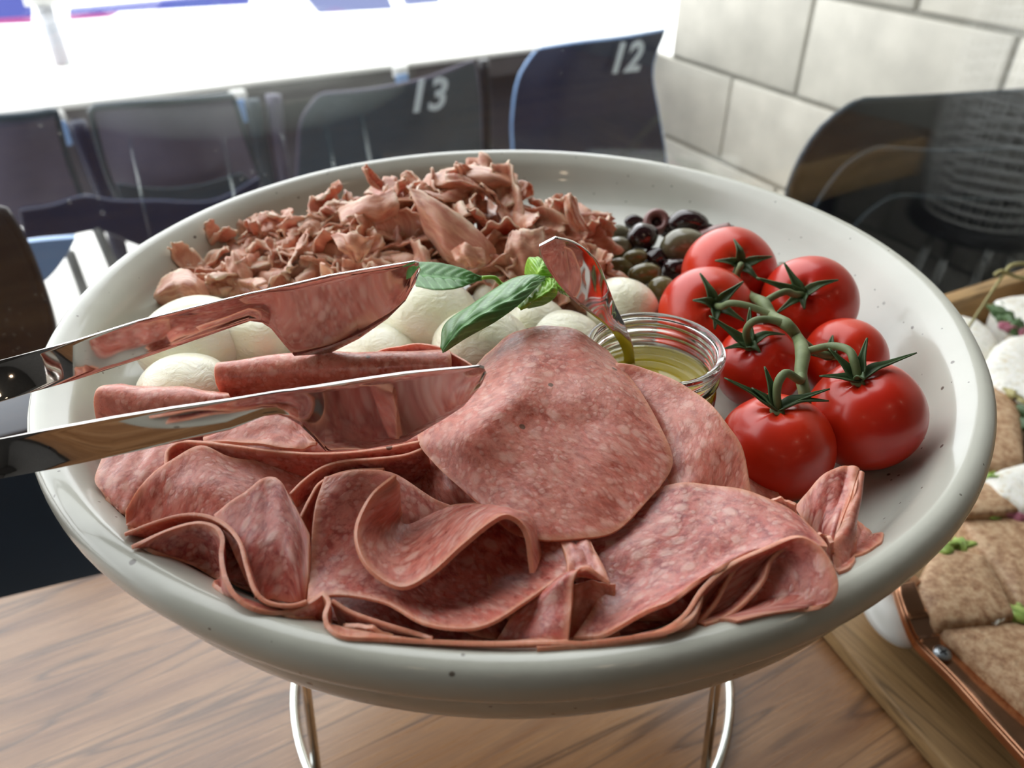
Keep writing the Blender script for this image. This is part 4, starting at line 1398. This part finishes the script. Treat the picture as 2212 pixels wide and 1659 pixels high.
# a pitted ring and a halved olive
c, r = on_bowl(1418, 480, 32, 0.9, .006)
o = empty('olive_ring', c, 'cut olive ring with a purple pink hollow on top of the heap', 'olive')
ax = Vector((-.1, -.75, .6)).normalized()
Bx = basis(ax)
vs, fs = [], []
for i in range(28):
    a_ = 2 * math.pi * i / 28
    d = Vector(Bx[0]) * math.cos(a_) + Vector(Bx[1]) * math.sin(a_)
    for k2 in range(12):
        q = 2 * math.pi * k2 / 12
        vs.append(c + d * (.0068 + .0034 * math.cos(q)) + ax * (.0055 * math.sin(q)))
for i in range(28):
    for k2 in range(12):
        fs.append((i * 12 + k2, ((i + 1) % 28) * 12 + k2, ((i + 1) % 28) * 12 + (k2 + 1) % 12, i * 12 + (k2 + 1) % 12))
mesh('flesh', vs, fs, M['olive_pulp'], o)
lump('hollow', c - ax * .003, .0045, .0045, .0045, M['olive_dark'], parent=o, V=oV, Fc=oF)
c, r = on_bowl(1548, 508, 26, 0.9, .004)
o = empty('olive_half', c, 'pink halved olive at the right end of the olive heap', 'olive')
tube('flesh', [c + Vector((-.012, -.002, -.002)), c + Vector((0, 0, .0)), c + Vector((.010, .002, .003))], [.006, .0075, .006], M['olive_pulp'], o, 14, 4)
lump('hollow', c + Vector((.0105, .001, .003)), .003, .004, .004, M['olive_dark'], parent=o, V=oV, Fc=oF)

# ------------------------------------------------------------------ tomatoes on the vine
TM = [  # centre, radius px, calyx px
    (1574, 592, 100, (1602, 590), [(1585, 517), (1546, 565), (1668, 554), (1640, 606), (1572, 612)]),
    (1526, 680, 103, (1546, 676), [(1512, 590), (1498, 651), (1606, 608), (1608, 694), (1544, 712)]),
    (1746, 655, 101, (1726, 652), [(1694, 568), (1634, 600), (1796, 616), (1676, 678), (1738, 668)]),
    (1638, 792, 92, (1609, 752), [(1620, 664), (1532, 682), (1692, 727), (1564, 753), (1642, 764)]),
    (1824, 776, 88, (1790, 784), [(1800, 727), (1748, 765), (1812, 760)]),
    (1869, 897, 121, (1852, 815), [(1873, 730), (1790, 752), (1770, 812), (1980, 762), (1868, 820)]),
    (1676, 967, 121, (1680, 876), [(1652, 792), (1565, 816), (1624, 838), (1792, 840), (1790, 866)]),
]
tv, tf = sphere_pts(64, 40)
trc = R(1700, 780, -0.04)
truss = empty('tomato_truss', trc, 'bunch of seven red tomatoes on one green vine at the right of the bowl', 'tomatoes')


def hit_sphere(px, py, c, r):
    d = ray(px, py).normalized()
    oc = CAM - c
    b = d.dot(oc); q = oc.dot(oc) - r * r
    D = b * b - q
    t = -b - math.sqrt(max(D, 0))
    return CAM + d * t


cal = []
for idx, (x, y, rp, cx, tips) in enumerate(TM):
    c, r = on_bowl(x, y, rp, 0.975, 0.0)
    hp = hit_sphere(cx[0], cx[1], c, r * 0.93)
    ax = (hp - c).normalized()
    ax = (ax + Vector((0, 0.0, 0.25))).normalized() if idx < 5 else ax
    Bx = basis(ax)
    V = tv.copy()
    th = np.arccos(np.clip(V[:, 2], -1, 1)); phv = np.arctan2(V[:, 1], V[:, 0])
    rad = 1 + 0.02 * np.cos(5 * phv + idx) * np.sin(th) * np.exp(-((th - .6) / .6) ** 2) - 0.15 * np.exp(-(th / 0.30) ** 2) * (1 + .25 * np.cos(6 * phv)) - 0.05 * np.exp(-((math.pi - th) / .4) ** 2)
    P = V * rad[:, None] * np.array([1.01, 1.01, 0.945])
    P = (P * r) @ Bx + np.array(c)
    t = mesh('tomato', [tuple(p) for p in P], tf, M['tomato'], truss)
    base = c + ax * r * 0.945 * 0.86
    cal.append((base, ax, r, c))
    # calyx: a small crown with five narrow pointed sepals
    dp = (base - CAM).dot(Vector((0, _c, -_s)))
    cap = lump('calyx', base, .0035, .0035, .0018, M['stem'], parent=t, V=oV, Fc=oF)
    for k_, (sx, sy) in enumerate(tips):
        d = ray(sx, sy)
        tip = CAM + d * ((dp - r * (0.02 if sy < cx[1] else 0.30)) / d.dot(Vector((0, _c, -_s))))
        # keep the tip outside the fruit
        vv = tip - c
        if vv.length < r * 1.04:
            tip = c + vv.normalized() * r * 1.04
        mid = (base + tip) / 2
        mv = mid - c
        mid = c + mv.normalized() * max(mv.length, r * 1.01) + ax * r * .03
        q1 = base * .72 + tip * .28; qv = q1 - c; q1 = c + qv.normalized() * max(qv.length, r * .95)
        cen = cr1([tuple(base), tuple(q1), tuple(mid), tuple(tip)], 16)
        side = (tip - base).cross(ax).normalized()
        wd = np.interp(np.linspace(0, 1, 16), [0, .25, .6, .9, 1], [.0024, .0028, .0018, .0007, .0002])
        G = np.zeros((5, 16, 3))
        for q in range(5):
            o_ = (q - 2) / 2
            G[q] = cen + np.array(side)[None] * (wd * o_)[:, None] + np.array(ax)[None] * (abs(o_) ** 2 * wd * 0.9)[:, None]
        grid_mesh('sepal', G, M['sepal'], t, 0.0007, bevel=False)


def vz(px, py, dd=0.0):
    """a point over the tomatoes: depth taken from a plane above them."""
    return R(px, py, 0.020 + dd)


def near(px, py, ref, d=0.0):
    dp = (ref - CAM).dot(Vector((0, _c, -_s))) + d
    r_ = ray(px, py)
    return CAM + r_ * (dp / r_.dot(Vector((0, _c, -_s))))


c1, c2, c3, c4, c5, c6, c7 = [q[0] for q in cal]
main = [near(1590, 606, c1, -.004), near(1600, 622, c1, -.012), near(1622, 640, c1, -.022), near(1650, 655, c3, -.018), near(1668, 682, c3, -.028), near(1698, 700, c4, -.018),
        near(1722, 728, c4, -.016), near(1734, 762, c6, .016), near(1730, 808, c6, .006), near(1738, 850, c7, .008), near(1742, 885, c7, .012)]
tube('vine_stem', main, [.0022, .0024, .0026, .0033, .0028, .0032, .0027, .0036, .0028, .0027, .0024], M['stem'], truss, 12, 6)


def branch(pts, c, rr_=(.0021, .0019, .0019, .0020, .0018)):
    tube('vine_branch', pts + [c], [rr_[min(i, 4)] for i in range(len(pts) + 1)], M['stem'], truss, 10, 6)


branch([main[1], near(1592, 596, c1, -.01), near(1600, 574, c1, -.012)], c1 + cal[0][1] * .001)
branch([main[4], near(1620, 662, c2, -.02), near(1580, 655, c2, -.016), near(1560, 662, c2, -.01)], c2)
branch([main[3], near(1672, 640, c3, -.016), near(1698, 630, c3, -.014), near(1716, 636, c3, -.008)], c3)
branch([main[5], near(1660, 690, c4, -.016), near(1628, 694, c4, -.014), near(1612, 716, c4, -.008)], c4)
branch([main[6], near(1752, 752, c5, -.006), near(1775, 765, c5, -.004)], c5)
branch([main[7], near(1792, 748, c6, .012), near(1832, 756, c6, .002), near(1846, 784, c6, -.002)], c6)
branch([main[8], near(1728, 822, c7, .006), near(1700, 806, c7, .0), near(1684, 820, c7, -.004), near(1678, 846, c7, -.003)], c7)

# ------------------------------------------------------------------ jar, oil and spoon
JC = R(1414, 752, 0.010)
JR = 0.0343
jb = -0.052 + 0.0     # down to the bowl
jz = lambda z: z
bz = bowl_z(JC.x, JC.y) - 0.010 + 0.001
op = [(0, bz), (JR * .80, bz), (JR * .93, bz + .003), (JR * .97, bz + .010), (JR * .97, -.024), (JR * .93, -.018), (JR * .92, -.0155), (JR * .97, -.0138), (JR * .97, -.0122), (JR * .92, -.0108),
      (JR * .92, -.0090), (JR * .97, -.0076), (JR * .97, -.0060), (JR * .93, -.0046), (JR * .94, -.0028), (JR * 1.0, -.0020), (JR * 1.0, .0), (JR * .965, .0012)]
ip = [(JR * .90, .0008), (JR * .87, -.002), (JR * .86, -.006), (JR * .87, -.014), (JR * .875, -.020), (JR * .91, -.026), (JR * .91, bz + .010), (JR * .84, bz + .005), (0, bz + .0045)]
jprof = np.vstack([cr1(op, 70), cr1(ip, 36)])
jar = lathe('glass_jar', [(max(0, a_), b_) for a_, b_ in jprof], M['glass'], None, 96, JC)
recenter(jar)
tag(jar, 'small clear glass jar with a threaded neck, half full of oil', 'jar')
OLV = -0.0175
oilp = [(0, bz + .0052), (JR * .83, bz + .0056), (JR * .895, bz + .0105), (JR * .895, OLV - .004), (JR * .893, OLV), (JR * .85, OLV - .0006), (0, OLV - .0008)]
oil = lathe('olive_oil', oilp, M['oil'], None, 72, JC)
recenter(oil)
tag(oil, 'golden olive oil filling the small glass jar', 'oil')

# spoon: flared handle end up, its bowl in the oil
dpj = 0.40


def dpt(px, py, dp):
    d = ray(px, py)
    return CAM + d * (dp / d.dot(Vector((0, _c, -_s))))


Lf = [(1164, 530), (1170, 556), (1196, 600), (1236, 646), (1280, 681), (1311, 706), (1334, 735), (1347, 763), (1350, 790)]
Rt = [(1200, 512), (1240, 522), (1274, 545), (1296, 574), (1312, 618), (1324, 650), (1352, 706), (1368, 750), (1373, 792)]
dps = [.352, .357, .364, .371, .379, .386, .392, .397, .402]
rowsL = [dpt(x, y, d + .0022) for (x, y), d in zip(Lf, dps)]
rowsR = [dpt(x, y, d - .0012) for (x, y), d in zip(Rt, dps)]
rowsM = [dpt((a_[0] + b_[0]) / 2, (a_[1] + b_[1]) / 2, d) for a_, b_, d in zip(Lf, Rt, dps)]
tipc = dpt(1372, 806, .408)
end = JC + Vector((-.004, .004, bz + .008))
rowsL += [tipc + Vector((-.0022, 0, 0)), end + Vector((-.012, .0, .004))]
rowsM += [tipc, end + Vector((0, -.002, .0))]
rowsR += [tipc + Vector((.0022, 0, 0)), end + Vector((.010, .004, .004))]
G = grid_from_rows([rowsL, rowsM, rowsR], 12, 70)
sp = recenter(grid_mesh('spoon', G, M['steel'], None, 0.0018))
tag(sp, 'steel spoon with a flared handle end standing in the glass jar', 'spoon')

# ------------------------------------------------------------------ tongs
def plate(name, pairs, p0, n, parent, curve=0.0009, nr=10):
    top, bot = [], []
    # resample the outline linearly, keep the corners
    T = np.array([[*a_, *b_] for a_, b_ in pairs], float)
    seg = np.hypot(np.diff((T[:, 0] + T[:, 2]) / 2), np.diff((T[:, 1] + T[:, 3]) / 2)) + 1
    s = np.concatenate([[0], np.cumsum(seg)])
    q = np.unique(np.concatenate([s, np.linspace(0, s[-1], 90)]))
    X = np.stack([np.interp(q, s, T[:, i]) for i in range(4)], 1)
    G = np.zeros((nr, len(X), 3))
    for k2, (x0, y0, x1, y1) in enumerate(X):
        a_ = onp(x0, y0, p0, n); b_ = onp(x1, y1, p0, n)
        # the handles turn their face upwards
        f_ = min(1.0, max(0.0, (260 - x0) / 260)); f_ = f_ * f_ * (3 - 2 * f_)
        b_ = CAM + (b_ - CAM) * (1 - 0.034 * f_)
        for i in range(nr):
            t = i / (nr - 1)
            G[i, k2] = a_ * (1 - t) + b_ * t + n * (curve * 4 * t * (1 - t))
    return grid_mesh(name, G, M['steel'], parent, 0.0011), G


def vplane(pa, pb, tilt=0.0):
    d = (pb - pa); d.z = 0
    d.normalize()
    n = Vector((-d.y, d.x, 0))       # away from the camera
    if n.y < 0: n = -n
    n = (n + Vector((0, 0, tilt))).normalized()
    return pa, n


A0, A1 = R(640, 768, 0.014), R(40, 856, 0.020)
p0, n0 = vplane(A0, A1, 0.10)
tongs = empty('serving_tongs', R(300, 930, 0.0), 'polished steel serving tongs reaching over the bowl from the left', 'tongs')
arm1, G1 = plate('arm', [((-330, 858), (-330, 945)), ((-130, 810), (-130, 903)), ((0, 778), (0, 868)), ((163, 735), (163, 820)), ((300, 692), (300, 776)), ((470, 650), (470, 717)), ((540, 633), (540, 693)), ((565, 628), (565, 696)),
                    ((585, 623), (585, 709)), ((612, 617), (612, 742)), ((635, 612), (635, 768)), ((711, 594), (711, 763)), ((775, 583), (775, 731)), ((838, 573), (838, 687)), ((876, 567), (876, 649)), ((895, 564), (899, 608)), ((905, 567), (908, 583))], p0, n0, tongs)
A0, A1 = R(700, 973, 0.018), R(60, 1024, 0.018)
p1, n1 = vplane(A0, A1, 0.10)
arm2, G2 = plate('arm', [((-330, 1022), (-330, 1110)), ((-130, 978), (-130, 1064)), ((0, 947), (0, 1034)), ((120, 924), (120, 1011)), ((240, 902), (240, 985)), ((369, 881), (369, 957)), ((495, 863), (495, 928)), ((570, 851), (570, 898)), ((600, 846), (600, 894)),
                    ((625, 843), (622, 901)), ((650, 839), (647, 916)), ((678, 835), (677, 945)), ((702, 831), (702, 972)), ((791, 817), (791, 968)), ((875, 805), (875, 953)), ((960, 797), (960, 903)), ((1002, 794), (1002, 876)), ((1035, 791), (1038, 834)), ((1046, 794), (1049, 808))], p1, n1, tongs)
# spring bend joining the two arms, outside the picture
h = []
for i in range(10):
    a_, b_ = Vector(G1[i, 0]), Vector(G2[i, 0])
    m_ = (a_ + b_) / 2 + Vector((-.05, -.012, 0))
    h.append([a_, a_ * .75 + m_ * .25 + Vector((-.018, 0, 0)), m_, b_ * .75 + m_ * .25 + Vector((-.018, 0, 0)), b_])
grid_mesh('spring_bend', grid_from_rows(h, 10, 30), M['steel'], tongs, 0.0016)

# ------------------------------------------------------------------ board with wraps at the right
bl0, bl1 = at(1815, 1385, 0.018), at(2050, 1659, 0.018)
bd = (bl0 - bl1).normalized()                 # along the board's left end, away from the camera
bx = Vector((bd.y, -bd.x, 0))                 # to the right
b0 = bl1 - bd * 0.12
cp = at(2120, 607, 0.075)
blen = (cp - b0).dot(bd)
bdp = cp - b0 - bd * blen
wid = 0.75
tray = empty('serving_board', b0 + bd * 0.2 + bx * 0.2, 'oak serving board with a raised back rail and a copper handle', 'serving board')
box('base_board', b0 + Vector((0, 0, -0.017)), bd * blen, bx * wid, (0, 0, 0.018), M['oak'], tray, 0.003)
# the back rail follows the table's edge
rd = (at(2212, 580, 0.075) - at(2040, 634, 0.075)).normalized()
r0 = at(2040, 634, 0.075) - rd * 0.22
rn = Vector((-rd.y, rd.x, 0))
box('back_rail', Vector((r0.x, r0.y, 0.001)) - rn * 0.022, rd * 0.75, rn * 0.022, (0, 0, 0.074), M['oakrail'], tray, 0.003)
# copper handle
hp = [(1936, 1262, .085), (1944, 1290, .083), (1958, 1330, .078), (1972, 1366, .068), (1990, 1392, .062), (2060, 1462, .060), (2130, 1540, .060), (2230, 1650, .060)]
L1 = [at(x, y, z) for x, y, z in hp]
L2 = [at(x + w, y - 6, z + .002) for (x, y, z), w in zip(hp, (40, 42, 46, 58, 74, 84, 90, 96))]
handle = grid_mesh('handle', grid_from_rows([L1, [(a_ + b_) / 2 for a_, b_ in zip(L1, L2)], L2], 8, 60), M['copper'], tray, 0.004)
grid_mesh('handle_flange', grid_from_rows([L1, [p - Vector((0, 0, .009)) for p in L1]], 4, 50), M['copper'], tray, 0.003)
for q in (0.15, 0.5):
    pass
box('handle_post', Vector((L1[-1].x + 0.03, L1[-1].y, 0.001)), bx * 0.02, bd * 0.02, (0, 0, L1[-1].z - 0.004), M['copper'], tray, 0.002)
box('handle_post', Vector((L1[0].x + 0.01, L1[0].y, 0.001)), bx * 0.015, bd * 0.02, (0, 0, L1[0].z - 0.004), M['copper'], tray, 0.002)
sc = at(2036, 1411, .0655)
scr = lathe('screw', [(0, 0.0), (0.0066, 0.0), (0.0062, 0.0012), (0.0035, 0.0018), (0, 0.0020)], simple('screw_steel', (0.30, 0.33, 0.36), 0.3, 0.9), handle, 28, sc)
for a_ in (0.4, 0.4 + math.pi / 2):
    d = Vector((math.cos(a_), math.sin(a_), 0)); e = Vector((-d.y, d.x, 0))
    box('cross_slot', sc - d * .0032 - e * .0006 + Vector((0, 0, .0014)), d * .0064, e * .0012, (0, 0, .0009), M['black'], handle)
# a sliver of porcelain beside the handle
lump('porcelain_dish', at(1925, 1318, .05), .022, .035, .012, M['porcelain'], 'sliver of a white dish between the bowl and the copper handle', 'dish', wob=0.0)


def pillow(label, outline, z, thick, kind, dome=0.012, slope=(0.0, 0.0), fill=None, spread=0.16):
    """a cut wrap: its visible outline at height z, rounded over and going down; filling along given edges."""
    zs_ = [z + (slope[0] * (x - outline[0][0]) + slope[1] * (y - outline[0][1])) * 1e-4 for x, y in outline]
    P = [at(x, y, q) for (x, y), q in zip(outline, zs_)]
    t = empty('tortilla_wrap', sum(P, Vector()) / len(P), label, 'wrap', 'cut tortilla wraps on the board')
    c = np.array(sum(P, Vector()) / len(P))
    A = np.array([tuple(p) for p in P])
    A = np.vstack([A, A[:1]])
    # soft outline: corners rounded a little
    L = []
    k = len(A) - 1
    for i in range(k):
        a0, a1, a2 = A[i - 1 if i else k - 1], A[i], A[i + 1]
        for f in np.linspace(0, 1, 5):
            L.append((1 - f) ** 2 * (a1 * .86 + a0 * .14) + 2 * f * (1 - f) * a1 + f * f * (a1 * .86 + a2 * .14))
        L.append(a1 * .5 + a2 * .5)
    O = np.array(L); m = len(O)
    thick = min(thick, z - 0.021)
    dome *= 0.55
    prof = [(0.0, dome), (.25, dome * .97), (.5, dome * .86), (.72, dome * .62), (.87, dome * .34), (.96, .0), (1.0, -.004), (1.0, -.010), (.98, -thick * .6), (.93, -thick * .9), (.85, -thick)]
    vs, fs = [], []
    ph = npr.uniform(0, 6, 4)
    for (f, dz) in prof:
        for a2 in range(m):
            q = c + (O[a2] - c) * f
            w = .0010 * math.sin(5 * f + a2 * .2 + ph[0]) * f * (1 - f)
            vs.append((q[0], q[1], q[2] + dz + w))
    for i in range(len(prof) - 1):
        for a2 in range(m):
            b2 = (a2 + 1) % m
            fs.append((i * m + a2, i * m + b2, (i + 1) * m + b2, (i + 1) * m + a2))
    fs.append(tuple(range((len(prof) - 1) * m, len(prof) * m)))
    o = mesh('tortilla', vs, fs, M[kind], t)
    bm_ = bmesh.new(); bm_.from_mesh(o.data)
    bmesh.ops.remove_doubles(bm_, verts=bm_.verts, dist=1e-5)
    bmesh.ops.recalc_face_normals(bm_, faces=bm_.faces); bm_.to_mesh(o.data); bm_.free()
    for (mt, x0, y0, x1, y1, cnt_, sz) in (fill or []):
        bm_ = bmesh.new()
        for q in range(cnt_):
            f = (q + rng.random()) / cnt_
            p = at(x0 + (x1 - x0) * f + rng.uniform(-3, 3), y0 + (y1 - y0) * f + rng.uniform(-5, 5), z + rng.uniform(-.006, .003))
            mm = Matrix.Translation(p) @ Matrix.Rotation(rng.uniform(0, 6), 4, 'Z') @ Matrix.Rotation(rng.uniform(0, 6), 4, 'X') @ Matrix.Diagonal((sz * 1.5, sz, sz * .4, 1))
            g = bmesh.ops.create_icosphere(bm_, subdivisions=2, radius=1, matrix=mm)
            for v in g['verts']:
                v.co += Vector((rng.uniform(-1, 1), rng.uniform(-1, 1), rng.uniform(-1, 1))) * sz * .12
        tag(from_bm({'lettuce': 'lettuce', 'onion': 'onion', 'filling': 'dark_leaves', 'flour': 'sauce', 'bamboo': 'sauce'}[mt], bm_, M[mt], t), kind='stuff')
    return t


pillow('white flour wrap with dark green filling near the back rail', [(2148, 648), (2180, 640), (2240, 634), (2300, 640), (2300, 730), (2215, 722), (2195, 700), (2160, 668)], .085, .05, 'flour', .010,
       fill=[('filling', 2150, 668, 2200, 712, 14, .010), ('onion', 2165, 702, 2212, 716, 6, .006)])
pillow('off-white flour wrap half hidden by the bowl rim, under the bamboo pick', [(2040, 690), (2075, 680), (2110, 690), (2140, 712), (2158, 738), (2140, 765), (2112, 790), (2050, 780)], .075, .05, 'flour', .014)
pillow('large ridged white flour wrap at the right edge', [(2130, 775), (2150, 745), (2180, 726), (2240, 718), (2320, 740), (2320, 890), (2240, 880), (2205, 862), (2160, 838), (2120, 800)], .088, .05, 'flour', .016,
       fill=[('bamboo', 2166, 838, 2212, 866, 8, .005)])
pillow('tall wheat wrap standing behind the bowl rim at the right', [(2110, 812), (2150, 806), (2180, 822), (2200, 860), (2208, 910), (2214, 1000), (2180, 1014), (2100, 1016), (2080, 900)], .080, .06, 'wheat', .010,
       fill=[('filling', 2200, 852, 2216, 930, 6, .007)])
pillow('white flour wrap at the right edge between the wheat wraps', [(2128, 1032), (2165, 1012), (2212, 1000), (2300, 990), (2300, 1110), (2215, 1100), (2160, 1070)], .078, .05, 'flour', .010)
pillow('short wheat wrap with green filling just right of the bowl rim', [(2080, 1052), (2125, 1040), (2165, 1052), (2200, 1070), (2214, 1100), (2150, 1110), (2080, 1112)], .074, .04, 'wheat', .006,
       fill=[('lettuce', 2128, 1028, 2178, 1050, 12, .006)])
pillow('wheat wrap with lettuce and red onion, second from the bottom at the right edge', [(2075, 1118), (2120, 1108), (2212, 1116), (2300, 1124), (2300, 1330), (2216, 1325), (2196, 1306), (2160, 1240), (2100, 1168)], .066, .040, 'wheat', .008,
       fill=[('lettuce', 2090, 1106, 2158, 1104, 14, .007), ('onion', 2158, 1108, 2212, 1112, 9, .0065), ('flour', 2170, 1102, 2212, 1100, 4, .005)])
pillow('wheat wrap with lettuce at its top, right of the copper handle bend', [(2015, 1192), (2060, 1184), (2126, 1194), (2160, 1250), (2198, 1332), (2120, 1346), (2030, 1350), (2000, 1330), (1980, 1262)], .080, .030, 'wheat', .008,
       fill=[('lettuce', 2030, 1180, 2088, 1182, 10, .0065), ('filling', 2022, 1186, 2040, 1184, 3, .005)])
pillow('big wheat wrap in the lower right corner, behind the copper handle screw', [(2030, 1356), (2066, 1338), (2130, 1334), (2212, 1342), (2320, 1350), (2340, 1610), (2270, 1570), (2186, 1496), (2106, 1424)], .074, .020, 'wheat', .008,
       fill=[('lettuce', 2056, 1338, 2082, 1338, 5, .006), ('flour', 2128, 1330, 2166, 1332, 6, .005), ('lettuce', 2190, 1330, 2214, 1326, 5, .007)])

# bamboo pick with a looped knot
k0, k1 = at(2093, 706, .12), at(2168, 592, .17)
pk = empty('bamboo_pick', k0, 'knotted bamboo pick stuck in the off-white wrap', 'skewer')
tube('stick', [k0 - (k1 - k0) * .2, k0, k1], .0016, M['bamboo'], pk, 8, 3)
kn = [(2168, 592), (2185, 574), (2212, 570), (2235, 580), (2230, 600), (2195, 598), (2165, 586), (2148, 594)]
tube('knot', [dpt(x, y, (k1 - CAM).dot(Vector((0, _c, -_s))) + .002 * (i % 3)) for i, (x, y) in enumerate(kn)], .0022, M['bamboo'], pk, 8, 6)
